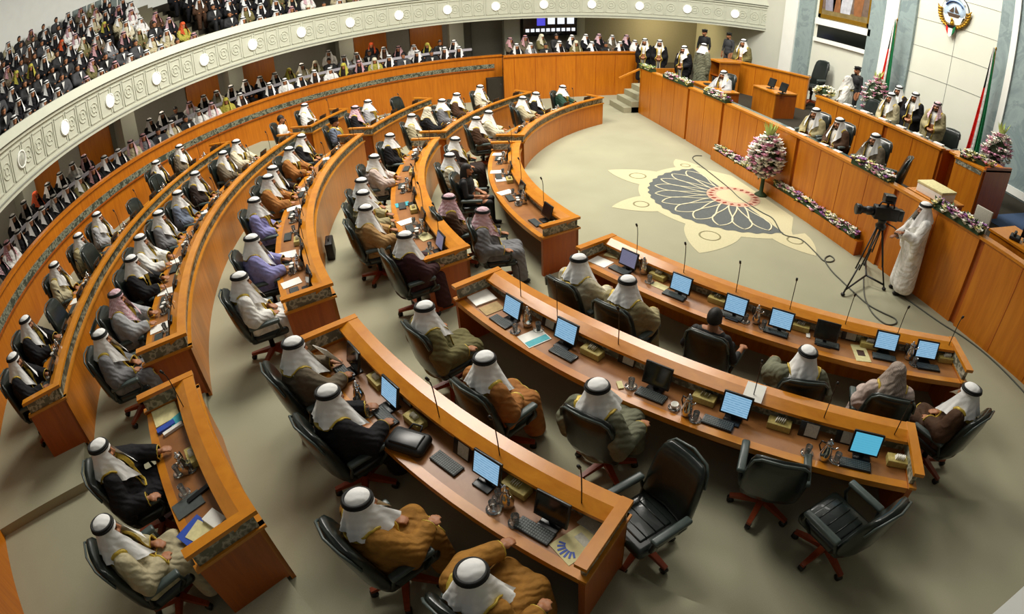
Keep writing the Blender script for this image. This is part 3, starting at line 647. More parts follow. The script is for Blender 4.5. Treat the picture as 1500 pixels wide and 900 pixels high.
def ghutra(front=.42, back=.34, spread=1.0, seed=1, left=1.0):
    """headcloth draped from the crown over the shoulders, open at the face; origin at the head centre"""
    rnd = random.Random(seed); ph = [rnd.random() * 6 for _ in range(6)]
    N = 44; rows = [(.128, .012), (.124, .045), (.107, .078), (.08, .097), (.05, .105), (.02, .112)]
    m = MB(); vs = []; fs = []
    for z, r in rows:
        for k in range(N):
            a = -PI + 2 * PI * k / N; vs.append(((r * 1.04) * math.cos(a) - .008, r * .92 * math.sin(a), z + .012))
    for i in range(len(rows) - 1):
        for k in range(N): fs.append((i * N + k, i * N + (k + 1) % N, (i + 1) * N + (k + 1) % N, (i + 1) * N + k))
    fs.append(tuple(range(N))[::-1]); m.add(vs, fs, smooth=True)
    vs = []; fs = []; RW = 13; NC = 46; a0 = R(48)
    for j in range(RW):
        v = j / (RW - 1)
        for i in range(NC + 1):
            s = -1 + 2 * i / NC; a = PI + s * (PI - a0 * (1 - .25 * v)); fr = abs(s)**2.4
            hl = (front * (left if s > 0 else 1)) * fr + back * (1 - fr)
            z = .034 - v * hl
            side = abs(math.sin(a)); bk = max(0, -math.cos(a))
            r = .112 + v * (.03 + .075 * side * spread + .035 * bk) + .02 * v * v * side
            r += v * .010 * math.sin(9 * a + ph[0]) + v * v * .007 * math.sin(17 * a + ph[1])
            x = r * 1.04 * math.cos(a) - .008 + .09 * v * fr * (1 if math.cos(a) > 0 else .4); y = r * .92 * math.sin(a)
            vs.append((x, y, z))
    for j in range(RW - 1):
        for i in range(NC): b = j * (NC + 1) + i; fs.append((b, b + 1, b + NC + 2, b + NC + 1))
    m.add(vs, fs, smooth=True)
    return m.mesh('headcloth', [MATS['head_white']])
GH = [ghutra(.38, .19, .6, 1), ghutra(.42, .18, .7, 2), ghutra(.36, .2, .55, 3, .6)]
m = MB()
for zz, rr in ((.066, .1045), (.085, .097)): m.tube([(rr * 1.05 * math.cos(2 * PI * k / 28) - .01, rr * .94 * math.sin(2 * PI * k / 28), zz + .012 - .012 * math.cos(2 * PI * k / 28)) for k in range(28)], .0125, 7, close=True)
CORD = m.mesh('cord', [MATS['cord']])
def hair_mesh(long=False):
    m = MB(); n = 24
    for i in range(9):
        pass
    vs = []; fs = []; rows = 9
    for j in range(rows):
        t = PI * .62 * j / (rows - 1)
        for k in range(n):
            a = 2 * PI * k / n; cut = 1 if math.cos(a) < .25 else .68
            tt = t * cut; vs.append((-.01 + .106 * math.sin(tt) * math.cos(a), .088 * math.sin(tt) * math.sin(a), .012 + .119 * math.cos(tt)))
    for j in range(rows - 1):
        for k in range(n): fs.append((j * n + k, j * n + (k + 1) % n, (j + 1) * n + (k + 1) % n, (j + 1) * n + k))
    m.add(vs, fs, smooth=True)
    if long:
        vs = []; fs = []
        for j in range(8):
            for k in range(17):
                a = R(75) + R(210) * k / 16; r = .1 + .02 * math.sin(j * .6); vs.append((r * math.cos(a) * 1.05 - .012, r * math.sin(a) * .95, .03 - .06 * j))
        for j in range(7):
            for k in range(16): b = j * 17 + k; fs.append((b, b + 1, b + 18, b + 17))
        m.add(vs, fs, smooth=True)
    return m.mesh('hair', [MATS['hair']])
HAIR, HAIRL = hair_mesh(), hair_mesh(True)
m = MB()
for i in range(5): m.tube([(.1 * (1 + .03 * i) * math.cos(q) - .008, .088 * (1 + .03 * i) * math.sin(q), .03 + .022 * i + .018 * math.cos(q + i * 1.9)) for q in [2 * PI * k / 24 for k in range(24)]], .02, 6, close=True)
m.ball((-.01, 0, .1), (.095, .085, .04)); TURBAN = m.mesh('turban', [MATS['robe_black']])
m = MB(); m.lathe([(.098, .03), (.1, .07), (.115, .1), (.1, .115), (.0, .12)], 20, sx=1.05, sy=.95).prism([(.06, -.07), (.13, -.05), (.145, 0), (.13, .05), (.06, .07)], .04, .05); CAP = m.mesh('cap', [MATS['black']])
TP = {'lap': seated('lap', 'lap', 'lap', -.02), 'desk': seated('desk', 'desk', 'desk', .04), 'back': seated('back', 'rest', 'rest', -.09), 'mix': seated('mix', 'reach', 'rest', -.03), 'chest': seated('chest', 'chest', 'lap', -.06), 'mixr': seated('mixr', 'lap', 'desk', 0.0),
      'stand': standing('stand'), 'standd': standing('standd', 'down'), 'camera': standing('camera', 'camera')}
def setmat(o, mat, slot=0):
    o.material_slots[slot].link = 'OBJECT'; o.material_slots[slot].material = MATS[mat]
def person(pose, loc, rz, label, head='white', robe='black', trim='gold_trim', thobe='thobe_white', gh=0, group=None, tilt=0, roll=0, scale=1.0):
    T = TP[pose]
    o = link('person', T['body'], None, loc, rz); o.scale = (scale,) * 3
    tag(o, label, 'person', group)
    if thobe != 'thobe_white': setmat(o, thobe)
    hd = T['hd']
    if robe:
        r = link('robe', T['robe'], o); setmat(r, 'robe_' + robe)
        if trim: t = link('trim', T['trim'], r); setmat(t, trim)
    if head in ('hair', 'longhair'): link('hair', HAIR if head == 'hair' else HAIRL, o, hd)
    elif head == 'turban': link('turban', TURBAN, o, hd); link('hair', HAIR, o, hd)
    elif head == 'cap': link('cap', CAP, o, hd); link('hair', HAIR, o, hd)
    elif head == 'bare_cloth': g = link('headcloth', GH[1], o, hd); setmat(g, 'head_taupe')
    else:
        cordless = head.endswith('-'); g = link('headcloth', GH[gh % 3], o, hd); setmat(g, 'head_' + head.rstrip('-'))
        if tilt or roll: g.rotation_euler = (roll, tilt, 0)
        if not cordless:
            c = link('head_cord', CORD, o, hd)
            if tilt or roll: c.rotation_euler = (roll, tilt, 0)
    return o

# ------------------------------------------------------------------ swivel chair
plain('leather', '#151d1a', .3, var=.2, scale=12, bump=.15, coat=.2); plain('leather_pad', '#47524f', .35, var=.15, scale=14); plain('chair_wood', '#8c3d1c', .35, var=.15); plain('caster', '#0c0c0c', .4)
m = MB().rbox(-.24, .28, -.26, .26, .38, .5, .05).rbox(-.14, .2, -.17, .17, .485, .515, .015, mi=0)
for x in (-.1, 0, .1): m.tube([(x + .03, -.17, .517), (x + .03, .17, .517)], .006, 5)
C_SEAT = m.mesh('seat', [MATS['leather']])
m = MB(); vs = []; fs = []
prof = [(0, .27, .05), (.1, .28, .075), (.3, .275, .07), (.5, .26, .06), (.6, .235, .045), (.645, .19, .02)]
n = 20
for h, hw, th in prof:
    for k in range(n):
        a = 2 * PI * k / n; c, s = math.cos(a), math.sin(a)
        y = hw * math.copysign(abs(s)**.45, s); x = th * math.copysign(abs(c)**.7, c) + h * .1; curve = -.06 * (1 - (y / .28)**2)
        vs.append((-.24 - h * .3 + x + curve + .04, y, .45 + h * .96))
for i in range(len(prof) - 1):
    for k in range(n): fs.append((i * n + k, i * n + (k + 1) % n, (i + 1) * n + (k + 1) % n, (i + 1) * n + k))
fs += [tuple(range(n))[::-1], tuple((len(prof) - 1) * n + k for k in range(n))]; m.add(vs, fs, smooth=True)
C_BACK = m.mesh('backrest', [MATS['leather']])
m = MB(); m.tube([(-.29 - h * .19 - .06 * (1 - (y / .28)**2) + .04 - .0, y, .45 + h * .96 + .002) for h, y in ((.45, -.262), (.58, -.235), (.64, -.18), (.655, 0), (.64, .18), (.58, .235), (.45, .262))], .012, 6); C_PIPE = m.mesh('piping', [MATS['leather_pad']])
def armrest(s): return MB().rbox(-.2, .2, s * .3 - .04, s * .3 + .04, .625, .675, .022).mesh('armrest', [MATS['leather_pad']]), MB().tube([(.1, s * .25, .42), (.19, s * .285, .52), (.17, s * .3, .635), (-.17, s * .3, .635), (-.2, s * .27, .5), (-.15, s * .24, .42)], .022, 6).mesh('armrest_frame', [MATS['leather']])
C_ARMS = [armrest(1), armrest(-1)]
C_COL = MB().lathe([(.035, .1), (.035, .26), (.05, .27), (.05, .34), (.14, .36), (.14, .38)], 14).mesh('column', [MATS['black']])
C_LEG = MB().add([(0, -.035, .15), (0, .035, .15), (.32, -.022, .1), (.32, .022, .1), (0, -.035, .09), (0, .035, .09), (.32, -.022, .07), (.32, .022, .07)], [(0, 2, 3, 1), (4, 5, 7, 6), (0, 4, 6, 2), (1, 3, 7, 5), (2, 6, 7, 3), (0, 1, 5, 4)]).mesh('leg', [MATS['chair_wood']])
C_CAST = MB().tube([(.3, -.025, .036), (.3, .025, .036)], .036, 10).box(.285, .315, -.012, .012, .05, .09).mesh('caster', [MATS['caster']])
def chair(loc, rz, label, group='green leather swivel chairs', base=True):
    t = empty('swivel_chair', loc, rz); t.scale = (1.02,) * 3
    link('seat', C_SEAT, t); b = link('backrest', C_BACK, t); link('piping', C_PIPE, b)
    for pad, fr in C_ARMS: a = link('armrest', pad, t); link('armrest_frame', fr, a)
    link('column', C_COL, t)
    for i in range(5):
        l = link('leg', C_LEG, t, (0, 0, 0), R(72 * i + 20))
        link('caster', C_CAST, l)
    tag(t, label, 'chair', group); return t
# ------------------------------------------------------------------ the seated assembly
OW = 'first second third fourth fifth sixth seventh eighth ninth tenth eleventh twelfth'.split()
ENDW = {'near': 'left end', 'middle': 'lower end', 'far': 'lower end'}
W_, D_ = 'white', 'thobe_dark'
SEATS = [
 ('near', 1, [(849, 379, 'desk', W_, 'cream', 'man in cream robe', dict(lean=1)), (919, 411, 'desk', W_, 'sand', 'man in sand robe with gold collar'), (1048, 455, 'back', 'hair', None, 'bareheaded man in black suit', dict(thobe='suit_black')),
   (1186, 513, 'mix', W_, 'greygreen', 'man in grey robe with gold collar', dict(yaw=.25)), (1319, 538, 'lap', 'bare_cloth', 'pinkish', 'man in taupe headcloth'), (1424, 568, 'lap', W_, 'brown', 'man in brown robe', dict(yaw=.75))]),
 ('near', 2, [(622, 447, 'back', W_, 'olive', 'man in olive robe leaning back'), (712, 522, 'lap', W_, 'orange', 'man in orange-brown robe'), (876, 561, 'back', W_, 'greygreen', 'man in grey-green robe'),
   ('E', 1018, 660, 2.7), ('E', 1148, 690, .1), ('E', 1322, 760, .85)]),
 ('near', 3, [(427, 500, 'desk', W_, 'greybrown', 'man in grey-brown robe holding paper'), (478, 572, 'desk', W_, 'black', 'man in black robe'), (522, 729, 'mixr', W_, 'golden', 'man in golden brown robe, arm on desk', dict(yaw=-.1)), (690, 837, 'mix', W_, 'golden', 'man in golden robe reaching to a leaflet', dict(gh=1))]),
 ('near', 4, [(146, 651, 'mix', W_, 'black', 'man in black robe'), (151, 765, 'lap', W_, 'beige', 'man in beige robe', dict(yaw=.1))]),
 ('middle', 1, [(707, 307, 'back', 'pink', 'grey', 'man in grey robe and pink headcloth', dict(yaw=-.35)), (657, 286, 'lap', 'pink', 'brown', 'man in brown robe and pink headcloth'), (682, 240, 'lap', 'longhair', None, 'woman with long dark hair in black', dict(thobe='suit_black', yaw=-.3)),
   (658, 225, 'lap', W_, 'cream', 'man in cream robe'), (666, 201, 'back', W_, 'darkbrown', 'man in dark brown robe')]),
 ('middle', 2, [(592, 342, 'desk', W_, 'maroon', 'man in dark maroon robe'), (534, 302, 'desk', W_, 'tan', 'man in tan robe', dict(lean=1)), (530, 280, 'desk', W_, 'sand', 'man in sand robe'), (528, 262, 'lap', W_, 'beige', 'man in beige robe'),
   (547, 227, 'desk', W_, 'pinkish', 'man in pale robe'), (570, 196, 'lap', W_, 'black', 'man in black robe')]),
 ('middle', 3, [(350, 403, 'lap', W_, 'white', 'man in white'), (368, 347, 'desk', W_, 'lavender', 'man in lavender robe with grey lap'), (372, 292, 'lap', W_, 'lavender', 'man in lavender robe'), (392, 258, 'desk', W_, 'orange', 'man in orange robe'),
   (399, 245, 'desk', W_, 'darkbrown', 'man in dark brown robe'), (423, 217, 'desk', W_, 'orange', 'man in orange-brown robe'), (441, 198, 'lap', W_, 'black', 'man in black robe')]),
 ('middle', 4, [(148, 488, 'lap', W_, 'grey', 'man in grey robe with gold trim'), (171, 429, 'desk', 'pink', 'lightgrey', 'man in light grey robe and pink headcloth'), (194, 378, 'desk', W_, 'black', 'man in black robe'), (207, 347, 'desk', W_, 'white', 'man all in white'),
   (234, 312, 'lap', W_, 'grey', 'man in grey robe'), (263, 282, 'lap', W_, 'bluegrey', 'man in blue-grey robe'), (287, 254, 'lap', W_, 'darkbrown', 'man in dark robe'), (343, 221, 'desk', W_, 'greybrown', 'man in grey-brown robe'), (347, 207, 'desk', W_, 'cream', 'man in cream robe')]),
 ('middle', 5, [(26, 517, 'desk', W_, 'black', 'man in long white headcloth and black', dict(gh=1, thobe=D_)), (36, 467, 'desk', W_, 'black', 'man in black robe reading'), ('E', 68, 450, 0), (80, 387, 'lap', W_, 'beige', 'man in beige robe'), ('E', 122, 366, 0), (145, 334, 'lap', W_, 'sand', 'man in sand robe'),
   (170, 305, 'lap', W_, 'lightgrey', 'man in light grey robe'), ('E', 190, 298, 0), ('E', 224, 262, 0), (235, 237, 'lap', W_, 'darkbrown', 'man in dark brown robe'), (282, 211, 'lap', W_, 'greybrown', 'man in grey-brown robe')]),
 ('far', 1, [(697, 171, 'lap', W_, 'brown', 'man in brown robe'), (715, 162, 'desk', W_, 'cream', 'man in cream robe'), ('E', 750, 158, .6), (765, 141, 'desk', W_, 'beige', 'man in beige robe', dict(thobe='thobe_white')), (792, 135, 'lap', W_, 'black', 'man in black robe'), (842, 127, 'desk', W_, 'green', 'man in dark green robe')]),
 ('far', 2, [(602, 167, 'lap', W_, 'beige', 'man in beige robe'), (640, 157, 'desk', 'cream-', 'black', 'man in cream headcloth without cord', dict(lean=1)), (663, 145, 'lap', W_, 'grey', 'man in grey robe'), (676, 136, 'lap', W_, 'brown', 'man in brown robe'), (718, 125, 'lap', W_, 'cream', 'man in cream robe')]),
 ('far', 3, [(497, 172, 'lap', 'turban', 'bluegrey', 'man in black turban and grey-blue robe'), (529, 155, 'lap', 'pink', 'black', 'man in black robe and pink headcloth'), (555, 146, 'lap', W_, 'lightgrey', 'man in light grey robe'), ('E', 574, 143, 0)]),
 ('far', 4, [(412, 170, 'lap', 'hair', None, 'bareheaded man in white', dict(thobe='thobe_white')), (447, 153, 'lap', W_, 'white', 'man in white robe')]),
]
def local(loc, rz, x, y=0): return (loc[0] + x * math.cos(rz) - y * math.sin(rz), loc[1] + x * math.sin(rz) + y * math.cos(rz))
CH_BACK = -.46
for block, k, row in SEATS:
    for i, e in enumerate(row):
        where = '%s from %s, %s row, %s block' % (OW[i], ENDW[block], ORD[k], block)
        if e[0] == 'E':
            X = at(e[1], e[2], FL[k] + 1.07); a = math.atan2(X.y - RC[1], X.x - RC[0]); rz = a + PI + e[3]
            p = local(X, rz, -CH_BACK); chair((p[0], p[1], FL[k]), rz, 'empty dark swivel chair, ' + where)
            continue
        px, py, pose, head, robe, desc = e[:6]; op = e[6] if len(e) > 6 else {}
        X = at(px, py, FL[k] + 1.275); a = math.atan2(X.y - RC[1], X.x - RC[0]); rz = a + PI + op.get('yaw', 0)
        p = local(X, rz, -TP[pose]['hd'].x); r = math.hypot(p[0] - RC[0], p[1] - RC[1])
        if block == 'far' and 'yaw' not in op: rz += .35
        if r < RR[k] + .86: p = (RC[0] + (RR[k] + .86) * math.cos(a), RC[1] + (RR[k] + .86) * math.sin(a))
        loc = (p[0], p[1], FL[k])
        person(pose, loc, rz, '%s, %s' % (desc, where), head, robe, thobe=op.get('thobe', 'thobe_white'), gh=op.get('gh', i), group='seated assembly members')
        q = local(loc, rz, .12); chair((q[0], q[1], FL[k]), rz, 'dark swivel chair, ' + where)
# ------------------------------------------------------------------ spectators of the two galleries (a few pixels each)
def crowd_mesh(kind):
    m = MB(); cap(m, (0, 0, .5), (-.02, 0, .9), .2, .18, 8); cap(m, (-.02, .17, .95), (-.02, -.17, .95), .1, .1, 8)
    for s in (1, -1): cap(m, (-.02, s * .2, .93), (.08, s * .25, .72), .09, .085, 8); cap(m, (.08, s * .25, .72), (.26, s * .1, .68), .08, .06, 8); cap(m, (0, s * .11, .52), (.42, s * .12, .52), .12, .1, 8); cap(m, (.42, s * .12, .5), (.44, s * .12, .08), .1, .09, 8)
    b = remesh(m, .034, 3, 'body'); q = MB(); q.add([v.co[:] for v in b.vertices], [list(p.vertices) for p in b.polygons], 0, None, True); bpy.data.meshes.remove(b)
    h = (.0, 0, 1.165); q.ball(h, (.092, .078, .115), 1, n=12, m=9); q.ball((.085, 0, 1.145), (.025, .016, .022), 1, n=6, m=5); q.ball((.03, 0, 1.1), (.06, .055, .06), 1, n=10, m=7)
    for s in (1, -1): q.ball((.29, s * .09, .67), (.06, .04, .03), 1, n=7, m=5)
    if kind == 'suit':
        q.add([(Vector(h) + v.co)[:] for v in HAIR.vertices], [list(p.vertices) for p in HAIR.polygons], 2, None, True); q.add([(.17, -.05, 1.0), (.17, .05, 1.0), (.2, 0, .78)], [(0, 1, 2)], 3)
    else:
        g = GH[0]; q.add([(Vector(h) + v.co)[:] for v in g.vertices], [list(p.vertices) for p in g.polygons], 2, None, True)
        if kind == 'cord': q.add([(Vector(h) + v.co)[:] for v in CORD.vertices], [list(p.vertices) for p in CORD.polygons], 3, None, True)
    me = q.mesh('spectator', [MATS['robe_black'], MATS['skin'], MATS['head_white'], MATS['cord']]); return me
CR = {k: crowd_mesh(k) for k in ('cord', 'scarf', 'suit')}
cloth('head_yellow', '#b9b04a', .25); cloth('head_orange', '#c9542b', .25); cloth('robe_yellow', '#a8a045')
rc = random.Random(21)
def spectator(loc, rz, where, group, dark_bias=0.0):
    u = rc.random()
    if u < .16 + dark_bias: kind, hd, rbe = 'suit', 'hair', rc.choice(['suit_black', 'suit_black', 'suit_grey'])
    elif u < .9 + dark_bias * .2: kind, hd, rbe = 'cord', rc.choice(['head_white'] * 6 + ['head_pink', 'head_red', 'head_grey']), rc.choice(['robe_black'] * 9 + ['robe_darkbrown', 'robe_brown', 'robe_grey', 'robe_beige', 'robe_greybrown', 'robe_white', 'robe_cream', 'robe_olive'])
    else: kind, hd, rbe = 'scarf', rc.choice(['head_cream', 'head_yellow', 'head_orange', 'head_cream']), rc.choice(['robe_black', 'robe_olive', 'robe_yellow', 'robe_darkbrown'])
    o = link('person', CR[kind], None, loc, rz + rc.uniform(-.35, .35)); o.scale = (.94, .94, .94 * rc.uniform(.96, 1.04))
    for i, n in ((0, rbe), (2, hd)):
        setmat(o, n, i)
    if kind == 'suit': setmat(o, 'thobe_white', 3)
    nm = {'hair': 'dark hair', 'head_white': 'white headcloth', 'head_pink': 'pink headcloth', 'head_red': 'red chequered headcloth', 'head_grey': 'grey headcloth', 'head_cream': 'cream headscarf', 'head_yellow': 'yellow headscarf', 'head_orange': 'orange headscarf'}[hd]
    cl = rbe.replace('robe_', '').replace('suit_', '').replace('darkbrown', 'dark brown').replace('greybrown', 'grey-brown') + (' suit' if 'suit' in rbe else ' robe')
    tag(o, 'spectator in %s and %s, %s' % (nm, cl, where), 'person', group)
FL_G = .0
for i, (d, z) in enumerate(UT[:8]):
    r = BR + d + .1; step = math.degrees(.64 / r); a = 100.0
    while a < 182:
        a += step * rc.uniform(.92, 1.08)
        if 138.9 < a < 144.2 or rc.random() < .05: continue
        p = (BC[0] + r * math.cos(R(a)), BC[1] + r * math.sin(R(a))); hx, hy = proj((p[0], p[1], z + 1.1))
        if hy < -18 or hx < -25: continue
        spectator((p[0], p[1], z), R(a) + PI - .25, 'upper gallery %s row, %s stairs' % ('front second third fourth fifth sixth seventh eighth'.split()[i], 'left of' if a > 141 else 'right of'), 'spectators in the upper gallery', .22 if a > 152 else 0)
for i, (d, z) in enumerate(((.66, .9), (1.7, 1.1), (2.6, 1.3))):
    r = WR + d; step = math.degrees(.55 / r); a = 93.0
    while a < 193:
        a += step * rc.uniform(.92, 1.1)
        if rc.random() < (.05, .12 if a < 150 else .4, .5)[i] or (i == 2 and not 96 < a < 118): continue
        p = (WC[0] + r * math.cos(R(a)), WC[1] + r * math.sin(R(a))); hx, hy = proj((p[0], p[1], z + 1.1))
        if hx < -25 or hy > 460: continue
        spectator((p[0], p[1], z), R(a) + PI - .3, 'lower gallery %s row, %s part' % (('front', 'second', 'third')[i], 'left' if a > 150 else 'far'), 'spectators in the lower gallery')
for i, (y, z) in enumerate(((11.85, .9), (12.75, 1.1))):
    x = -3.0
    while x < 2.0:
        x += .6 * rc.uniform(.9, 1.15)
        spectator((x, y, z), -PI / 2 + .25, '%s row, straight far wall' % ('front', 'second')[i], 'spectators behind the straight far wall')
G = 'people on the podium'
def stand(px, py, z, rz, label, floor=PF, pose='stand', **kw):
    X = at(px, py, z); hd = TP[pose]['hd']; sc = (z - floor) / 1.715
    p = local(X, rz, -hd.x); return person(pose, (p[0], p[1], floor), rz, label, scale=sc, group=kw.pop('group', G), **kw)
def sit(px, py, z, rz, label, pose='lap', ch=True, floor=PF - .06, chl=None, **kw):
    X = at(px, py, z); p = local(X, rz, -TP[pose]['hd'].x); p = (max(p[0], 1.86), p[1]); person(pose, (p[0], p[1], floor), rz, label, group=G, **kw)
    if ch: q = local(p, rz, .07); chair((q[0], q[1], PF + .012), rz, chl or 'dark swivel chair of the ' + label.split(',')[0])
sit(1183, 158, 2.12, PI + .25, 'man in beige robe with gold collar, seated left at the podium bench', robe='sand')
sit(1223, 173, 2.12, PI + .15, 'man in brown robe with dark beard, seated middle at the podium bench', robe='brown', gh=1)
sit(1262, 196, 2.12, PI + .1, 'man in grey-brown robe, seated right at the podium bench', robe='greybrown', gh=2)
sit(1061, 103, 2.12, PI + .5, 'man in white-grey robe, seated at the low clerk desk', pose='desk', robe='lightgrey')
stand(1243, 112, 2.68, PI - .9, 'tall man in white and blue-grey robe standing behind the rostrum', robe='white', head='grey-')
stand(1257, 98, 2.72, PI, 'officer in dark uniform and cap standing by the marble pilaster', robe=None, head='cap', thobe='suit_black', pose='standd')
stand(1306, 137, 2.65, PI + .1, 'man in beige robe with gold edges standing behind the rostrum', robe='beige', gh=1)
stand(1317, 127, 2.68, PI + .3, 'man in white headcloth standing behind the beige-robed man', robe='darkbrown')
stand(1341, 137, 2.68, PI + .3, 'man in black robe standing behind the rostrum', robe='black')
stand(1373, 151, 2.65, PI + .35, 'man in sand robe and pink headcloth standing behind the rostrum', robe='sand', head='pink')
stand(1090, 57, 2.78, PI + .6, 'man in olive-brown robe standing behind the equipment cabinet', robe='olive')
stand(1032, 63, 2.68, .3, 'man in long olive robe seen from behind on the podium', robe='greygreen', head='white', trim=None)
stand(1003, 66, 2.5, PI + .5, 'man in black robe standing at the top of the podium steps', robe='black', floor=.8)
stand(1033, 42, 2.85, PI + .5, 'guard in dark uniform and cap by the lit wall', robe=None, head='cap', thobe='suit_black', pose='standd', floor=1.0)
stand(1069, 47, 2.8, PI + .3, 'guard in dark uniform walking near the podium side', robe=None, head='cap', thobe='suit_grey', pose='standd', floor=1.0)
stand(945, 55, 2.35, PI * 1.3, 'man in black robe standing left beside the far wall end', robe='black', floor=.6)
stand(967, 57, 2.35, PI * 1.35, 'man in black robe standing right beside the far wall end', robe='black', floor=.6, gh=2)
# empty chairs of the podium
for px, py, rz, l in ((1338, 240, PI - .9, 'empty dark swivel chair behind the podium front, right of the seated men'), (1395, 196, PI + .3, 'empty dark chair behind the rostrum, right of the man in sand robe'), (1284, 152, PI, 'black high-backed chair behind the rostrum, in front of the flowers'), (1322, 168, PI + .2, 'black high-backed chair between the men standing at the rostrum')):
    X = at(px, py, PF + 1.0); p = local(X, rz, .46); chair((p[0], p[1], PF + .012), rz, l)
X = atx(1188, 88, 6.2); c_ = chair((6.45, X.y, PF), PI + .2, 'black high-backed chair against the white wall, below the dark window'); c_.scale = (1.15, 1.15, max(1.0, (X.z - PF) / 1.07))
# the cameraman in white with his camera on a tripod
cp = at(1318, 428, 0); crz = math.atan2(.35, -1.0)
person('camera', (cp.x, cp.y, 0), PI - .5, 'cameraman in long white robe working the tripod camera', robe='white', trim=None, group=None)
# ------------------------------------------------------------------ things on the desks
plain('bezel', '#141517', .3); plain('key', '#2b2d30', .5); plain('keyboard_grey', '#4b5250', .5); plain('tissue_gold', '#b9a860', .6, var=.2, scale=40); plain('card_grey', '#b9b6a8', .7, var=.15, scale=60); plain('book_blue', '#2d4fae', .5); plain('folder_cream', '#d8cf98', .7); plain('turquoise', '#3fa9b4', .6); plain('envelope', '#b29868', .8)
plain('silver', '#d5d6d8', .12, 1.0, var=.05); plain('brass', '#9a7a35', .25, 1.0)
def glass_mat(name, col, rough=.02):
    k = NT(name); k.b.inputs['Base Color'].default_value = srgb(col); k.b.inputs['Transmission Weight'].default_value = .95; k.b.inputs['Roughness'].default_value = rough; k.b.inputs['IOR'].default_value = 1.3; MATS[name] = k.m
glass_mat('glass', '#f4f6f4'); glass_mat('tea', '#c98a4a')
def screen_mat(name, c1, c2, st):
    k = NT(name); tc = k.n('ShaderNodeTexCoord'); sp = k.n('ShaderNodeSeparateXYZ'); k.l(tc.outputs['Object'], sp.inputs[0])
    w = k.n('ShaderNodeMath', operation='MULTIPLY'); k.l(sp.outputs['Z'], w.inputs[0]); w.inputs[1].default_value = 250
    sn = k.n('ShaderNodeMath', operation='SINE'); k.l(w.outputs[0], sn.inputs[0])
    mp = k.n('ShaderNodeMapping'); mp.inputs['Scale'].default_value = (1, 22, 40); k.l(tc.outputs['Object'], mp.inputs[0]); no = k.n('ShaderNodeTexNoise', Scale=1.0, Detail=1.0); k.l(mp.outputs[0], no.inputs['Vector'])
    a = k.n('ShaderNodeMath', operation='MULTIPLY'); k.l(sn.outputs[0], a.inputs[0]); k.l(no.outputs[0], a.inputs[1])
    c = k.ramp(a.outputs[0], [(.26, srgb(c1)), (.4, srgb(c2))]); k.l(c, k.b.inputs['Emission Color']); k.b.inputs['Emission Strength'].default_value = st; k.b.inputs['Base Color'].default_value = (0, 0, 0, 1); k.b.inputs['Roughness'].default_value = .25; MATS[name] = k.m
screen_mat('screen_text', '#9cc9e8', '#6b9fc6', .8); screen_mat('screen_cyan', '#5fc0e0', '#58b8da', .8); screen_mat('screen_lilac', '#8f8fae', '#8384a0', .6); plain('screen_off', '#17181b', .12)
TILT = Mx((0, 0, 0), 0, 0, -.28)
I_HOUS = MB().rbox(-.018, .012, -.17, .17, .06, .33, .008, M=TILT).rbox(-.05, -.018, -.1, .1, .12, .27, .01, M=TILT).mesh('housing', [MATS['bezel']])
I_DISP = MB().add([(.0135, -.15, .085), (.0135, .15, .085), (.0135, .15, .31), (.0135, -.15, .31)], [(0, 1, 2, 3)], M=TILT).mesh('display', [MATS['screen_text']])
I_STAND = MB().rbox(-.1, .08, -.1, .1, 0, .018, .008).bar((-.04, 0, .01), (-.055, 0, .18), .05, .03).mesh('stand', [MATS['bezel']])
I_KB = MB().rbox(-.065, .065, -.16, .16, 0, .02, .006).mesh('keyboard', [MATS['bezel']])
m = MB()
for r_ in range(5):
    for c_ in range(14): m.box(-.055 + r_ * .023, -.037 + r_ * .023, -.15 + c_ * .0215, -.133 + c_ * .0215, .019, .024)
I_KEYS = m.mesh('keys', [MATS['keyboard_grey']])
I_TB = MB().rbox(-.06, .06, -.12, .12, 0, .075, .006).mesh('box', [MATS['tissue_gold']]); m = MB()
for i in range(5): m.add([(-.03, -.05 + .02 * i, .072), (.03, -.05 + .02 * i, .072), (.02, -.035 + .02 * i, .115 + .01 * (i % 2)), (-.02, -.03 + .02 * i, .12)], [(0, 1, 2, 3)])
I_TISSUE = m.mesh('tissue', [MATS['paper']])
I_POT = MB().lathe([(.045, 0), (.055, .02), (.06, .07), (.045, .14), (.03, .18), (.034, .2)], 18).mesh('pot', [MATS['silver']]); I_LID = MB().lathe([(.036, .2), (.03, .225), (.012, .24), (.014, .255), (.004, .265)], 14).tube([(.03, 0, .16), (.07, 0, .18), (.085, 0, .21)], [.012, .01, .007], 7).mesh('lid', [MATS['silver']])
I_HANDLE = MB().tube([(-.035, 0, .19), (-.08, 0, .19), (-.09, 0, .13), (-.055, 0, .07)], .008, 7).mesh('handle', [MATS['bezel']])
I_GL = MB().lathe([(.026, 0), (.034, .1), (.031, .1), (.024, .008)], 16).mesh('glass', [MATS['glass']]); I_SAUCER = MB().lathe([(.03, .001), (.065, .012), (.064, .015), (.03, .005)], 18).mesh('saucer', [MATS['glass']]); I_GLID = MB().lathe([(.036, .1), (.036, .106), (.01, .112)], 14).mesh('cover', [MATS['paper']])
I_CUP = MB().lathe([(.022, 0), (.04, .05), (.037, .05), (.02, .006)], 16).mesh('cup', [MATS['paper']])
I_CARD = MB().rbox(-.006, .006, -.1, .1, 0, .16, .003, M=Mx((0, 0, 0), 0, 0, -.3)).mesh('card_stand', [MATS['bezel']]); m = MB(); m.add([(.0075, -.04, .015), (.0075, .09, .015), (.0075, .09, .15), (.0075, -.04, .15)], [(0, 1, 2, 3)], M=Mx((0, 0, 0), 0, 0, -.3)); I_CARDP = m.mesh('card', [MATS['card_grey']])
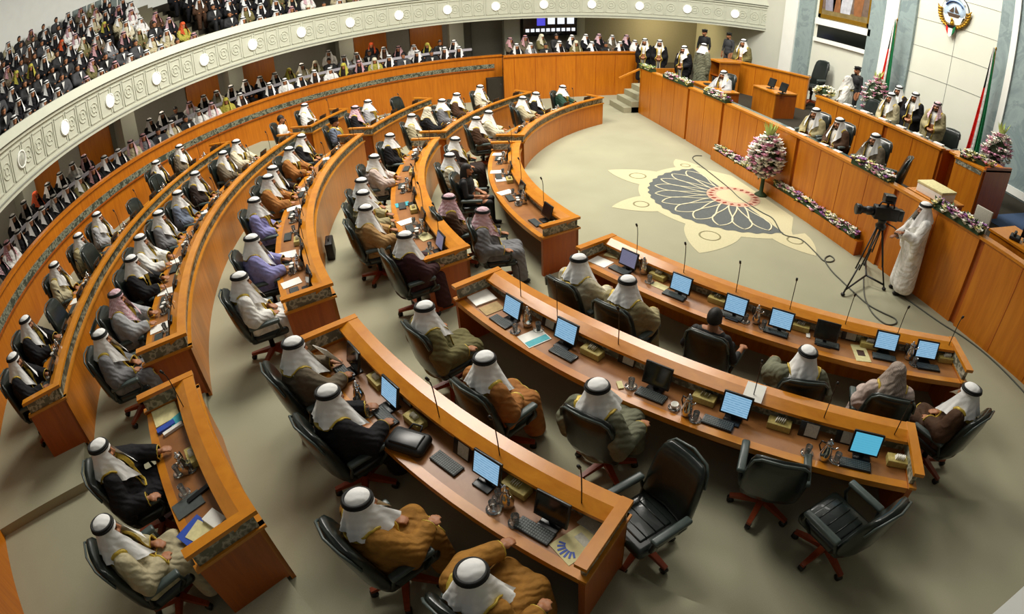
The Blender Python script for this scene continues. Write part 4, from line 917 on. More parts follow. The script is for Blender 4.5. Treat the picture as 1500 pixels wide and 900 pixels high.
def mic_mesh():
    b = MB().lathe([(.03, 0), (.03, .015), (.012, .025)], 12).mesh('base', [MATS['bezel']]); n = MB().tube([(0, 0, .02), (0, 0, .2), (.005, 0, .36), (.015, 0, .44), (.03, 0, .475)], .0055, 6).mesh('gooseneck', [MATS['bezel']]); h = MB().tube([(.028, 0, .47), (.03, 0, .478), (.048, 0, .515), (.051, 0, .521)], [.008, .014, .014, .006], 8).mesh('microphone_head', [MATS['black']]); return b, n, h
I_MIC = mic_mesh()
def radial(X): return math.atan2(X.y - RC[1], X.x - RC[0])
def zt(k): return ZR[k] - .223
seqn = {}
def lab(kind, k, block, desc, cnt=None):
    key = (kind, k, block); seqn[key] = seqn.get(key, 0) + 1; i = seqn[key] - 1
    o = OW[i] if i < 12 else 'next'
    return '%s, %s from %s, %s row desk, %s block' % (desc, o, ENDW[block], ORD[k], block)
def clampd(X, k, lo, hi):
    a = radial(X); r = min(max(math.hypot(X.x - RC[0], X.y - RC[1]), RR[k] + lo), RR[k] + hi); return Vector((RC[0] + r * math.cos(a), RC[1] + r * math.sin(a), X.z)), a
def monitor_at(X, a, k, block, scr, desc):
    t = empty('monitor', (X.x, X.y, zt(k)), a); t.scale = (.9,) * 3; h = link('housing', I_HOUS, t); d = link('display', I_DISP, h); setmat(d, scr); link('stand', I_STAND, t); tag(t, lab('mon', k, block, desc), 'monitor', 'monitors on the desks'); return t
def keyboard_at(X, a, k, block):
    t = link('keyboard', I_KB, None, (X.x, X.y, zt(k)), a); link('keys', I_KEYS, t); tag(t, lab('kb', k, block, 'flat grey keyboard'), 'keyboard', 'keyboards on the desks')
def tissue_at(X, a, k, block):
    t = empty('tissue_box', (X.x, X.y, zt(k)), a); link('box', I_TB, t); link('tissue', I_TISSUE, t); tag(t, lab('tis', k, block, 'gold tissue box'), 'tissue box', 'tissue boxes on the desks')
def pot_at(X, a, k, block):
    t = empty('coffee_pot', (X.x, X.y, zt(k)), a + 1.2); link('pot', I_POT, t); link('lid', I_LID, t); link('handle', I_HANDLE, t); tag(t, lab('pot', k, block, 'shiny silver coffee pot'), 'coffee pot', 'silver pots on the desks')
def glass_at(X, a, k, block, cover=True, tea=False):
    t = empty('drinking_glass', (X.x, X.y, zt(k)), a); g = link('glass', I_GL, t, (0, 0, .008)); link('saucer', I_SAUCER, t)
    if tea: setmat(g, 'tea')
    if cover: link('cover', I_GLID, t, (0, 0, .008))
    tag(t, lab('gl', k, block, 'clear drinking glass on its saucer'), 'glass', 'drinking glasses on the desks')
def card_at(X, a, k, block):
    t = link('card_stand', I_CARD, None, (X.x, X.y, zt(k)), a); link('card', I_CARDP, t); tag(t, lab('card', k, block, 'black stand with grey printed card'), 'card stand', 'card stands on the desks')
def mic_at(X, a, k, block):
    t = empty('microphone', (X.x, X.y, X.z), a)
    for n_, me in zip(('base', 'gooseneck', 'microphone_head'), I_MIC): link(n_, me, t)
    tag(t, lab('mic', k, block, 'thin black gooseneck microphone'), 'microphone', 'microphones on the desk rails')
def sheet(name, px, py, z, w, h, rot, mat, label, cat, th=.004, extra=None, pile=0):
    X = at(px, py, z); a = radial(X) + rot; m = MB().box(-h / 2, h / 2, -w / 2, w / 2, 0, th)
    o = m.build(name, MATS[mat], None, (X.x, X.y, z), a); tag(o, label, cat)
    if extra: extra(o)
    return o
NEAR = {
 1: dict(mon=[(917, 382, 'screen_lilac'), (994, 418, 'screen_text'), (1076, 449, 'screen_text'), (1145, 470, 'screen_text'), (1214, 487, 'screen_off'), (1302, 502, 'screen_text'), (1361, 515, 'screen_text')],
         kb=[(907, 399), (986, 435), (1070, 464), (1137, 488), (1213, 505), (1297, 525), (1360, 539)], tis=[(963, 405), (1050, 439), (1175, 474), (1275, 497), (1386, 522)], pot=[(942, 395), (1109, 465), (1334, 518)],
         gl=[(950, 412), (1092, 468), (1119, 477), (1341, 531)], mic=[(935, 372), (1002, 400), (1079, 427), (1158, 453), (1240, 474), (1315, 492), (1388, 502)], card=[(1247, 490)]),
 2: dict(mon=[(748, 452, 'screen_text'), (827, 488, 'screen_text'), (958, 552, 'screen_off'), (1077, 597, 'screen_text'), (1272, 655, 'screen_cyan')], kb=[(736, 473), (827, 519), (952, 579), (1051, 621), (1254, 683)],
         tis=[(868, 514), (1031, 582), (1143, 621), (1318, 675)], pot=[(775, 470), (1006, 598), (1212, 665)], gl=[(757, 483), (791, 481), (1018, 611), (1185, 662), (1228, 673), (923, 561)], card=[(804, 473), (916, 524), (1187, 633), (1241, 643)], mic=[(764, 436), (818, 465), (904, 505), (1102, 585), (1208, 620), (1312, 640)]),
 3: dict(mon=[(509, 525, 'screen_off'), (563, 577, 'screen_text'), (707, 690, 'screen_text'), (803, 752, 'screen_off')], kb=[(502, 549), (563, 613), (664, 673), (783, 780)], tis=[(550, 557), (607, 615), (757, 713)], pot=[(524, 580), (742, 733)],
         gl=[(536, 604), (522, 592), (722, 744), (731, 728), (755, 764)], card=[(592, 582), (673, 661)], mic=[(641, 613), (735, 665), (851, 738)]),
 4: dict(mon=[], kb=[], tis=[(283, 668)], pot=[(270, 683)], gl=[(262, 690), (270, 719), (280, 684)], card=[], mic=[(262, 600)]),
}
for k, d in NEAR.items():
    for px, py, s in d['mon']:
        X = at(px, py, zt(k) + .18); X, a = clampd(X, k, .22, .45)
        monitor_at(X, a, k, 'near', s, {'screen_text': 'monitor with lit blue text page', 'screen_off': 'dark switched-off monitor', 'screen_cyan': 'monitor with plain cyan screen', 'screen_lilac': 'monitor with dim lilac screen'}[s])
    for px, py in d['kb']: X = at(px, py, zt(k)); X, a = clampd(X, k, .4, .58); keyboard_at(X, a, k, 'near')
    for px, py in d['tis']: X = at(px, py, zt(k) + .05); X, a = clampd(X, k, .22, .5); tissue_at(X, a, k, 'near')
    for px, py in d['pot']: X = at(px, py, zt(k) + .08); X, a = clampd(X, k, .25, .55); pot_at(X, a, k, 'near')
    for px, py in d['gl']: X = at(px, py, zt(k) + .04); X, a = clampd(X, k, .25, .58); glass_at(X, a, k, 'near', False)
    for px, py in d['card']: X = at(px, py, zt(k) + .08); X, a = clampd(X, k, .18, .3); card_at(X, a, k, 'near')
    for px, py in d['mic']: X = at(px, py, ZR[k] - .03); X, a = clampd(X, k, .15, .17); X.z = ZR[k] - .065; mic_at(X, a, k, 'near')
# the crowded desks of the other two blocks: a set before every seat
ri = random.Random(5)
for block, k, row in SEATS:
    if block == 'near': continue
    a0, a1 = BLOCKS[block][k]; lo_end = a1 if block in ('middle', 'far') else a0
    n = max(3, int((a1 - a0) * PI / 180 * RR[k] / .95)); angs = [lo_end - (i + .5) * (a1 - a0) / n for i in range(n)]
    for i, a in enumerate(angs):
        def P_(d, da): return pr(k, a + math.degrees(da / RR[k]), d)
        ar = R(a)
        monitor_at(P_(.28, 0), ar, k, block, 'screen_off' if ri.random() < .75 else 'screen_lilac', 'monitor')
        keyboard_at(P_(.46, .02), ar, k, block)
        if i % 2: pot_at(P_(.3, .33), ar, k, block); glass_at(P_(.4, .28), ar, k, block); glass_at(P_(.42, .38), ar, k, block)
        else: tissue_at(P_(.28, .33), ar, k, block)
        if block == 'middle' or i % 2: X = P_(.16, -.28); X.z = ZR[k] - .065; mic_at(X, ar, k, block)
        if ri.random() < .7: X = P_(.2, .2); card_at(X, ar, k, block)
        if ri.random() < .6: X = P_(.36, -.16); glass_at(X, ar, k, block, False)
        if ri.random() < .6:
            X = P_(.47, -.3); o = MB().box(-.14, .14, -.1, .1, 0, .008).build('paper_sheets', MATS['paper'], None, (X.x, X.y, zt(k)), ar + ri.uniform(-.3, .3)); tag(o, lab('pap', k, block, 'white paper sheets'), 'paper', 'papers on the desks')
# papers, folders and other single things
z1, z2, z3, z4 = zt(1), zt(2), zt(3), zt(4)
sheet('paper_sheets', 880, 386, z1, .3, .22, .1, 'paper', 'white paper sheets beside the lilac monitor, front row, near block', 'paper')
sheet('magazine', 900, 374, z1, .22, .28, .3, 'folder_cream', 'pale magazine in the left corner of the front near desk', 'magazine', .01)
sheet('note_paper', 965, 421, z1, .22, .13, 0, 'folder_cream', 'cream note paper in front of the gold tissue box, front near desk', 'paper')
def photo_spot(o):
    MB().box(-.06, .06, -.05, .05, .0, .0065).build('printed_picture', MATS['wood_dark'], o)
sheet('leaflet', 1263, 518, z1, .2, .34, .2, 'folder_cream', 'yellow leaflet with dark picture lying on the front near desk', 'leaflet', .006, photo_spot)
sheet('mobile_phone', 1185, 492, z1, .05, .1, .1, 'paper', 'small white mobile phone on the front near desk', 'phone', .012)
sheet('document_folder', 705, 436, z2, .36, .3, -.1, 'paper', 'open white document folder in the left corner of the second near desk', 'folder', .02)
sheet('envelope', 722, 453, z2, .2, .26, -.1, 'envelope', 'brown envelope beside the first monitor of the second near desk', 'envelope', .006)
def blue_part(o): MB().box(-.14, .14, .02, .12, .005, .009).build('blue_cover', MATS['turquoise'], o)
sheet('booklet', 785, 496, z2, .26, .3, -.2, 'paper', 'white and blue booklet on the second near desk', 'booklet', .008, blue_part)
sheet('mobile_phone', 907, 563, z2, .055, .11, .8, 'folder_cream', 'pale mobile phone beside a glass on the second near desk', 'phone', .012)
X = at(986, 597, z2); t = empty('coffee_cup', (X.x, X.y, z2)); link('cup', I_CUP, t, (0, 0, .008)); link('saucer', I_SAUCER, t); tag(t, 'white cup on saucer beside the silver pot, second near desk', 'cup')
X = at(1104, 580, ZR[2] - .04); X, a = clampd(X, 2, .08, .16); o = MB().box(-.11, .11, -.1, .1, 0, .004).box(-.005, .005, -.001, .001, 0, .005).build('name_card', MATS['paper'], None, (X.x, X.y, ZR[2] + .003), a); o.rotation_euler.y = .22; tag(o, 'white card lying over the rail of the second near desk', 'card')
def fan(o):
    m = MB()
    for i in range(7): q = -1.2 + i * .4; m.bar((.06 + .03 * math.cos(q), .05 * math.sin(q), .006), (.06 + .1 * math.cos(q), .1 * math.sin(q), .006), .016, .004)
    m.build('fan_emblem', MATS['book_blue'], o); m = MB(); m.box(-.09, -.02, -.06, .06, .004, .006); m.build('printed_picture', MATS['card_grey'], o)
sheet('leaflet', 845, 798, z3, .24, .34, -.35, 'folder_cream', 'cream leaflet with blue fan emblem on the right end of the third near desk', 'leaflet', .005, fan)
sheet('envelope', 872, 768, z3, .22, .18, -.2, 'card_grey', 'grey envelope in the right corner of the third near desk', 'envelope', .01)
X = at(597, 648, z3 + .05); X, a = clampd(X, 3, .4, .5); t = empty('laptop_bag', (X.x, X.y, z3), a + .4); MB().rbox(-.13, .13, -.2, .2, 0, .1, .05).build('bag', MATS['black'], t); MB().rbox(-.08, .1, -.15, .15, .085, .115, .02).build('pocket', MATS['bezel'], t); MB().tube([(-.12, -.06, .07), (-.19, -.05, .08), (-.19, .05, .08), (-.12, .06, .07)], .01, 6).build('handle', MATS['black'], t); tag(t, 'black soft bag lying on the third near desk', 'bag')
X = at(478, 497 + 22, z3 + .25); t = MB().box(-.004, .004, -.11, .11, -.15, .15).build('paper_sheet', MATS['paper'], None, (X.x, X.y, X.z), radial(X) + .4); t.rotation_euler.y = .5; tag(t, 'white sheet held up by the grey-brown robed man, third near row', 'paper')
sheet('document_folder', 243, 603, z4, .42, .3, .1, 'folder_cream', 'large cream folder at the upper end of the fourth near desk', 'folder', .012)
sheet('book', 262, 616, z4, .14, .2, .4, 'turquoise', 'turquoise book on the fourth near desk', 'book', .02); sheet('book', 246, 627, z4, .08, .22, .15, 'book_blue', 'narrow blue book on the fourth near desk', 'book', .03); sheet('book', 256, 630, z4, .05, .24, .2, 'paper', 'white narrow booklet on the fourth near desk', 'book', .03)
sheet('tablet', 278, 740, z4, .2, .3, .1, 'keyboard_grey', 'dark grey tablet on the fourth near desk', 'tablet', .012)
t = sheet('document_folder', 292, 783, z4, .34, .28, .35, 'book_blue', 'bright blue folder at the lower end of the fourth near desk', 'folder', .012)
t = sheet('paper_sheet', 297, 781, z4 + .013, .26, .2, .5, 'folder_cream', 'cream sheet lying on the bright blue folder', 'paper', .004)
sheet('tissue_packet', 318, 764, z4, .2, .14, .35, 'paper', 'white packet beside the blue folder, fourth near desk', 'packet', .05)
sheet('remote_control', 296, 722, z4, .05, .3, .2, 'bezel', 'long black device lying on the fourth near desk', 'device', .025)
sheet('document_folder', 588, 299, z2, .2, .26, .1, 'turquoise', 'turquoise folder on the second desk of the middle block', 'folder', .01); sheet('paper_sheets', 622, 347, z2, .26, .2, .2, 'folder_cream', 'cream papers near the lower end of the second desk, middle block', 'paper', .008)
sheet('paper_sheets', 733, 263, z1, .22, .2, 0, 'paper', 'white papers in front of the woman, front desk, middle block', 'paper', .01); sheet('paper_sheets', 422, 374, z3, .24, .24, .1, 'paper', 'white papers on the third desk of the middle block', 'paper', .01)
X = at(485, 357, FL[2] + .22); r0 = RR[3] - .12; a = radial(X); t = empty('briefcase', (RC[0] + r0 * math.cos(a), RC[1] + r0 * math.sin(a), FL[2]), a); MB().rbox(-.07, .07, -.21, .21, 0, .32, .02).build('case', MATS['black'], t); MB().tube([(0, -.07, .31), (0, -.06, .36), (0, .06, .36), (0, .07, .31)], .01, 6).build('handle', MATS['bezel'], t); tag(t, 'black briefcase standing against the third desk of the middle block', 'briefcase')
# ------------------------------------------------------------------ flowers
for nm, c in dict(fl_white='#f4f1e4', fl_pink='#e2a3bd', fl_purple='#9d62a3', fl_yellow='#e4dc94', fl_green='#a9bb62', leaf='#4f6e3a', leaf_dark='#27401f').items(): plain(nm, c, .7, var=.25, scale=60)
rf = random.Random(3)
def bloom(m, c, r):
    u = [rf.uniform(0, 6.28) for _ in range(2)]
    m.ball(c, (r * .5, r * .5, r * .4), n=6, m=4)
    for i in range(5):
        a = u[0] + i * 1.2566; d = Vector((math.cos(a), math.sin(a), .25)) * r; q = Vector(c)
        s = Vector((-math.sin(a), math.cos(a), 0)) * r * .55
        m.add([q, q + d * .6 + s, q + d * 1.15 + Vector((0, 0, .15 * r)), q + d * .6 - s], [(0, 1, 2, 3)])
def arrangement(name, pts, label, mats, r=.045, leafs=1.0, base=None, group=None, cat='flowers'):
    """pts: list of (position, outward direction) for the blooms"""
    o = Vector(base if base else sum((Vector(p) for p, d in pts), Vector()) / len(pts)); t = empty(name, o)
    by = {k: MB() for k in mats}; lf = MB()
    for i, (p, d) in enumerate(pts):
        p = Vector(p) - o; d = Vector(d).normalized(); bloom(by[rf.choice(mats)], p, r * rf.uniform(.8, 1.25))
        for _ in range(2 if rf.random() < leafs else 1):
            q = p - d * rf.uniform(.02, .06); e = (d + Vector((rf.uniform(-1, 1), rf.uniform(-1, 1), rf.uniform(-.6, .8)))).normalized() * rf.uniform(.06, .13); s = e.cross(Vector((rf.random(), rf.random(), .3))).normalized() * .022
            lf.add([q, q + e * .5 + s, q + e, q + e * .5 - s], [(0, 1, 2, 3)])
    for k, m in by.items():
        if m.v: b = m.build(k.replace('fl_', '') + '_blossoms', MATS[k], t); b['kind'] = 'stuff'
    b = lf.build('foliage', MATS['leaf'], t); b['kind'] = 'stuff'
    tag(t, label, cat, group); return t
def garland(p, q, n, w, h, label, mats, r=.06, group='flower garlands'):
    p, q = Vector(p), Vector(q); s = (q - p).cross(Vector((0, 0, 1))).normalized(); pts = []
    for i in range(n):
        u = rf.random(); a = rf.uniform(0, PI); c = p.lerp(q, u) + s * (w * math.cos(a) * rf.uniform(.5, 1)) + Vector((0, 0, h * math.sin(a) * rf.uniform(.5, 1))); pts.append((c, (math.cos(a) * s.x, math.cos(a) * s.y, math.sin(a))))
    t = arrangement('flower_garland', pts, label, mats, r, group=group, base=(p + q) / 2)
    m = MB(); o = t.location; m.bar(p - o + Vector((0, 0, .0)), q - o, w * 1.5, h * .7); m.build('moss_base', MATS['leaf_dark'], t); return t
mixd = ['fl_white', 'fl_white', 'fl_white', 'fl_pink', 'fl_purple', 'fl_yellow']
garland((1.12, 8.0, 1.66), (1.12, 7.0, 1.66), 60, .12, .14, 'short yellow-white flower garland at the far end of the podium', ['fl_yellow', 'fl_white', 'fl_green'])
def gy(px, py, x=1.12, z=None): return atx(px, py, x).y
garland((1.12, gy(975, 115), 1.66), (1.12, gy(1012, 124), 1.66), 70, .13, .15, 'flower garland on the podium rail in front of the laptop', mixd)
garland((1.12, gy(1035, 138), 1.66), (1.12, gy(1068, 152), 1.66), 80, .13, .15, 'flower garland on the podium rail in front of the low clerk desk', mixd)
garland((1.12, gy(1252, 240), 1.66), (1.12, gy(1306, 268), 1.66), 90, .12, .14, 'purple-white flower garland on the podium rail, left of the empty chair', mixd)
garland((1.12, gy(1368, 310), 1.66), (1.12, gy(1434, 350), 1.66), 110, .12, .14, 'purple-white flower garland on the podium rail, right of the cameraman', mixd)
garland((1.0, 2.5, .33), (1.0, .75, .33), 130, .1, .13, 'low flower garland on the podium plinth, left of the big bouquet', mixd)
garland((1.0, -.2, .33), (1.0, -3.0, .33), 180, .1, .13, 'low flower garland on the podium plinth, right of the big bouquet', mixd)
def bouquet(c, rx, rz_, n, label, mats, top=None, base_z=0, name='flower_bouquet', r=.085):
    c = Vector(c); pts = []
    for i in range(n):
        a = rf.uniform(0, 2 * PI); u = rf.uniform(-1, 1); q = math.sqrt(1 - u * u); d = Vector((q * math.cos(a), q * math.sin(a), u)); k = rx * (1 - .25 * max(0, u)); pts.append((c + Vector((d.x * k, d.y * k, d.z * rz_)) * rf.uniform(.82, 1), d))
    t = arrangement(name, pts, label, mats, r, base=(c.x, c.y, base_z))
    h = c.z - base_z; MB().lathe([(.16, 0), (.13, .04), (.05, .1), (.04, max(.12, h - rz_ * .6)), (.12, max(.2, h - rz_ * .4))], 14).build('stand', MATS['leaf_dark'], t)
    m = MB(); m.ball((0, 0, h), (rx * .66, rx * .66, rz_ * .7)); m.build('leaf_core', MATS['leaf_dark'], t)
    if top:
        m = MB()
        for i in range(top):
            a = rf.uniform(0, 6.28); d = Vector((.45 * math.cos(a), .45 * math.sin(a), 1)).normalized() * rf.uniform(.25, .5); q = Vector((0, 0, h + rz_ * .6)); s = d.cross(Vector((0, 0, 1))).normalized() * .03; m.add([q, q + d * .5 + s, q + d, q + d * .5 - s], [(0, 1, 2, 3)])
        b = m.build('spray', MATS['fl_green'], t); b['kind'] = 'stuff'
    return t
X = atx(1125, 218, .72); bouquet((.74, X.y, .98), .42, .55, 260, 'big pink and white bouquet standing before the podium', ['fl_white', 'fl_white', 'fl_white', 'fl_pink'], 60)
X = at(1203, 128, 2.25); bouquet((max(3.75, X.x), X.y, 2.15), .3, .16, 60, 'low cream bouquet on the left end of the rostrum', ['fl_white', 'fl_yellow', 'fl_white'], 0, 1.97)
X = atx(1281, 140, 6.3); bouquet((6.3, X.y, X.z), .42, .6, 110, 'tall white and pink flower stand between officer and left flag', ['fl_white', 'fl_pink', 'fl_white'], 40, PF)
X = atx(1459, 222, 5.6); bouquet((5.6, X.y, X.z), .38, .5, 120, 'tall white flower stand beside the right flag', ['fl_white', 'fl_white', 'fl_pink'], 40, PF)
garland((3.6, -3.02, 2.08), (3.9, -3.72, 2.08), 70, .16, .14, 'white and pink flower garland on the lectern block', ['fl_white', 'fl_pink', 'fl_yellow'])
# ------------------------------------------------------------------ flags, emblem, picture
for nm, c in dict(flag_green='#1f7a48', flag_white='#efefec', flag_red='#d8291f', flag_black='#101010').items(): cloth(nm, c, .2)
def flag(px0, py0, px1, py1, label, x=6.75, sw=1):
    a, b = atx(px0, py0, x), atx(px1, py1, x); t = empty('flag', (x, b.y, PF)); tag(t, label, 'flag', 'national flags on poles')
    top = a.z - PF; dy = a.y - b.y
    MB().tube([(0, dy * .0 + .02, 0), (0, dy + .02, top + .05)], .018, 8).build('pole', MATS['brass'], t); MB().lathe([(.17, 0), (.15, .05), (.03, .08)], 14).build('base', MATS['brass'], t); MB().ball((0, dy + .02, top + .08), (.03, .03, .06)).build('finial', MATS['brass'], t)
    bot = b.z - PF - .25
    parts = [('red_stripe', 'flag_red', .5, 1.0), ('white_stripe', 'flag_white', .28, .55), ('green_stripe', 'flag_green', -.12, .3)]
    L_ = 18
    for nm, mt, u0, u1 in parts:
        vs = []; fs = []; n = 10
        for j in range(L_ + 1):
            v = j / L_; w = .06 + .3 * v**.8
            for i in range(n + 1):
                u = u0 + (u1 - u0) * i / n; y = dy * (1 - v) + .02 + sw * (u - .15) * w; xx = -.05 - .05 * v * math.sin(u * 22 + (0 if nm != 'white_stripe' else .6)) - .02 * i / n - (.035 if nm == 'white_stripe' else 0)
                zz = top * (1 - v) + bot * v + .1 * math.sin(u * 3); vs.append((xx, y, zz))
        for j in range(L_):
            for i in range(n): q = j * (n + 1) + i; fs.append((q, q + 1, q + n + 2, q + n + 1))
        m = MB(); m.add(vs, fs, 0, None, True)
        if nm == 'red_stripe':   # the black trapezoid at the hoist covers the upper part
            k = int(L_ * .42) * n; m2 = MB(); m2.add(vs, fs[:k], 0, None, True); m2.build('black_trapezoid', MATS['flag_black'], t); m = MB(); m.add(vs, fs[k:], 0, None, True)
        m.build(nm, MATS[mt], t)
flag(1313, 35, 1300, 132, 'red, white, green and black flag hanging on its pole beside the left marble pilaster')
flag(1457, 78, 1432, 214, 'red, white, green and black flag hanging on its pole beside the right marble pilaster')
E_ = atx(1398, 20, XW); em = empty('emblem', (XW - .0095, E_.y, E_.z)); tag(em, 'round state emblem with ship, golden wings and flag shield on white wall', 'emblem')
def disc(name, r, x, mat, y=0, z=0, n=36, sx=1.0, sz=1.0): return MB().lathe([(r, -.01), (r, .01), (.001, .011)], n, M=Matrix.Translation((x, y, z)) @ Matrix.Diagonal((1, sx, sz, 1)) @ Matrix.Rotation(-PI / 2, 4, 'Y')).build(name, MATS[mat], em)
plain('em_blue', '#b9d0e6', .5); plain('em_navy', '#28508c', .5); plain('em_brown', '#4a3626', .5)
disc('outer_ring', .52, -.0, 'silver'); disc('white_disc', .49, -.02, 'plaster_white'); disc('sky_disc', .4, -.035, 'em_blue')
m = MB(); m.add([(-.055, -.38, -.02)] + [(-.055, -.4 + .8 * i / 12, -.12 + .02 * math.sin(i * 2.2)) for i in range(13)] + [(-.055, .3 * math.cos(q), -.26 + .1 * math.sin(q) - .02) for q in [0, -.5, -1, -1.57, -2.1, -2.6, -3.14]], [tuple(range(21))]); m.build('sea_waves', MATS['plaster_white'], em)
m = MB(); m.add([(-.07, -.24, -.06), (-.07, .26, -.05), (-.07, .18, -.16), (-.07, -.17, -.16)], [(0, 1, 2, 3)]).add([(-.07, -.18, -.02), (-.07, -.02, -.02), (-.07, -.02, .2)], [(0, 1, 2)]).add([(-.07, .02, -.02), (-.07, .2, -.02), (-.07, .03, .16)], [(0, 1, 2)]); m.build('sailing_ship', MATS['em_brown'], em)
m = MB(); m.tube([(-.06, .44 * math.cos(q), .44 * math.sin(q) + .0) for q in [R(35 + 110 * i / 14) for i in range(15)]], .055, 6, flat=.3); m.build('scroll', MATS['plaster_white'], em)
m = MB()
for i in range(9): q = R(42 + 96 * i / 8); m.bar((-.085, .44 * math.cos(q) - .012, .44 * math.sin(q) - .02), (-.085, .44 * math.cos(q) + .015, .44 * math.sin(q) + .02), .012, .012)
m.tube([(-.08, .36 * math.cos(q), .32 * math.sin(q)) for q in [R(30 + 120 * i / 12) for i in range(13)]], .04, 5, flat=.3); m.build('script_band', MATS['em_navy'], em)
for s in (1, -1):
    m = MB()
    for i in range(9):
        q = R(-80 + 82 * i / 8); y, z = .5 * math.cos(q), .5 * math.sin(q); m.tube([(-.06, s * y * .9, z * .92), (-.075, s * (y + .06), z + .01), (-.06, s * (y + .1 + .02 * i / 8), z + .12)], [.045, .04, .012], 6)
    m.build('falcon_wing', MATS['gold'], em)
m = MB(); m.ball((-.1, 0, -.36), (.05, .07, .09)); m.tube([(-.1, 0, -.3), (-.12, .02, -.22), (-.12, .06, -.2)], [.05, .035, .012], 7); m.build('falcon_body', MATS['gold'], em)
def shield(nm, pts, mt): MB().prism([(p[0], p[1]) for p in pts], 0, .02, M=Matrix.Translation((-.12, 0, -.42)) @ Matrix(((0, 0, -1, 0), (1, 0, 0, 0), (0, 1, 0, 0), (0, 0, 0, 1)))).build(nm, MATS[mt], em)
shield('shield_black', [(-.17, 0), (.17, 0), (.08, -.09), (-.08, -.09)], 'flag_black'); shield('shield_red', [(.17, 0), (.16, -.16), (.07, -.3), (.08, -.09)], 'flag_red'); shield('shield_white', [(-.08, -.09), (.08, -.09), (.07, -.3), (0, -.36), (-.07, -.3)], 'flag_white'); shield('shield_green', [(-.17, 0), (-.08, -.09), (-.07, -.3), (-.16, -.16)], 'flag_green')
# framed picture high on the wall and the dark control-room window under it
p0, p1 = atx(1200, 25, XW), atx(1274, 47, XW)
fr = empty('framed_picture', (XW - .03, (p0.y + p1.y) / 2, 3.98)); tag(fr, 'large gold-framed picture with figures in pale robes, high on wall', 'picture'); wp = (p0.y - p1.y) / 2
for nm, c in dict(pic_bg='#6b5a4e', pic_robe='#b9bcc4', pic_robe2='#8f8f9c', pic_brown='#8a5a34', pic_floor='#7d6d42').items(): plain(nm, c, .6, var=.2, scale=6)
m = MB(); m.box(-.04, .02, -wp, wp, 0, .14).box(-.04, .02, -wp, -wp + .14, 0, 3.2).box(-.04, .02, wp - .14, wp, 0, 3.2).box(-.04, .02, -wp, wp, 3.06, 3.2); m.build('frame', MATS['gold'], fr)
MB().box(-.012, .01, -wp + .1, wp - .1, .1, 3.1).build('canvas', MATS['pic_bg'], fr); MB().box(-.016, .0, -wp + .12, wp - .12, .14, .34).build('painted_floor', MATS['pic_floor'], fr)
def fig(y, s, mt):
    m = MB(); m.add([(-.02, y - .2 * s, .3), (-.02, y + .2 * s, .3), (-.02, y + .27 * s, 1.0), (-.02, y + .14 * s, 1.6), (-.02, y - .14 * s, 1.6), (-.02, y - .27 * s, 1.0)], [tuple(range(6))]); m.ball((-.02, y, 1.78), (.01, .13 * s, .18)); m.build('painted_figure', MATS[mt], fr)
fig(-.05, 1.2, 'pic_robe'); fig(.75, 1.1, 'pic_robe2'); fig(.4, .9, 'pic_brown'); fig(-.65, .9, 'pic_brown')
struct('trim_6', MB().box(XW - .1, XW, p1.y - .1, p0.y + .1, 3.72, 3.95).box(XW - .09, XW, p1.y - .1, p0.y + .1, 3.1, 3.24), MATS['plaster_white'])
struct('window_2', MB().box(XW - .03, XW, p1.y + .02, p0.y - .02, 3.24, 3.72), plain('window_black', '#0d1110', .12))
# ------------------------------------------------------------------ television camera on its tripod, cable
tp = at(1262, 420, 0); tp = Vector((tp.x + .25, tp.y, 0)); L1, L2_, L3_ = at(1236, 433, 0), at(1296, 425, 0), at(1268, 388, 0); ctr = (L1 + L2_ + L3_) / 3
t = empty('tripod', ctr); tag(t, 'black camera tripod with floor spreader on the carpet', 'tripod'); apex = Vector((0, 0, 1.12))
for p in (L1, L2_, L3_):
    d = p - ctr; m = MB(); n_ = Vector((-d.y, d.x, 0)).normalized() * .035
    for s in (1, -1): m.tube([apex + n_ * s + d * .08, d * .62 + Vector((0, 0, .42)) + n_ * s], .014, 6)
    m.tube([d * .55 + Vector((0, 0, .5)), d + Vector((0, 0, .03))], .016, 6); l = m.build('leg', MATS['black'], t)
    MB().tube([(0, 0, .16), d * .95 + Vector((0, 0, .1))], .018, 6).build('spreader_arm', MATS['black'], t); MB().ball(d + Vector((0, 0, .03)), (.04, .04, .03)).build('foot', MATS['black'], l)
MB().lathe([(.09, 1.08), (.1, 1.14), (.06, 1.18), (.08, 1.22), (.08, 1.26)], 14).build('fluid_head', MATS['bezel'], t); MB().tube([(.05, -.02, 1.2), (.3, -.05, 1.1), (.42, -.06, 1.02)], .014, 6).build('pan_handle', MATS['bezel'], t)
c = empty('television_camera', ctr + Vector((0, 0, 1.26)), PI - .45); tag(c, 'black television camera with viewfinder on the tripod', 'camera')
MB().rbox(-.24, .2, -.09, .09, .0, .22, .02).build('body', MATS['black'], c); MB().lathe([(.075, .2), (.075, .32), (.06, .33), (.06, .42), (.085, .43), (.095, .52), (.085, .525)], 18, M=Matrix.Translation((0, 0, .11)) @ Matrix.Rotation(PI / 2, 4, 'Y')).build('lens', MATS['bezel'], c)
v = MB().rbox(-.16, .04, -.16, .0, .27, .41, .015).build('viewfinder', MATS['bezel'], c); MB().bar((-.05, -.04, .2), (-.05, -.06, .3), .04, .04).build('bracket', MATS['black'], v); MB().tube([(-.15, .02, .22), (-.12, .02, .3), (.1, .02, .3), (.14, .02, .22)], .015, 6).build('carry_handle', MATS['black'], c); MB().rbox(-.34, -.24, -.07, .07, .01, .2, .01).build('battery', MATS['bezel'], c)
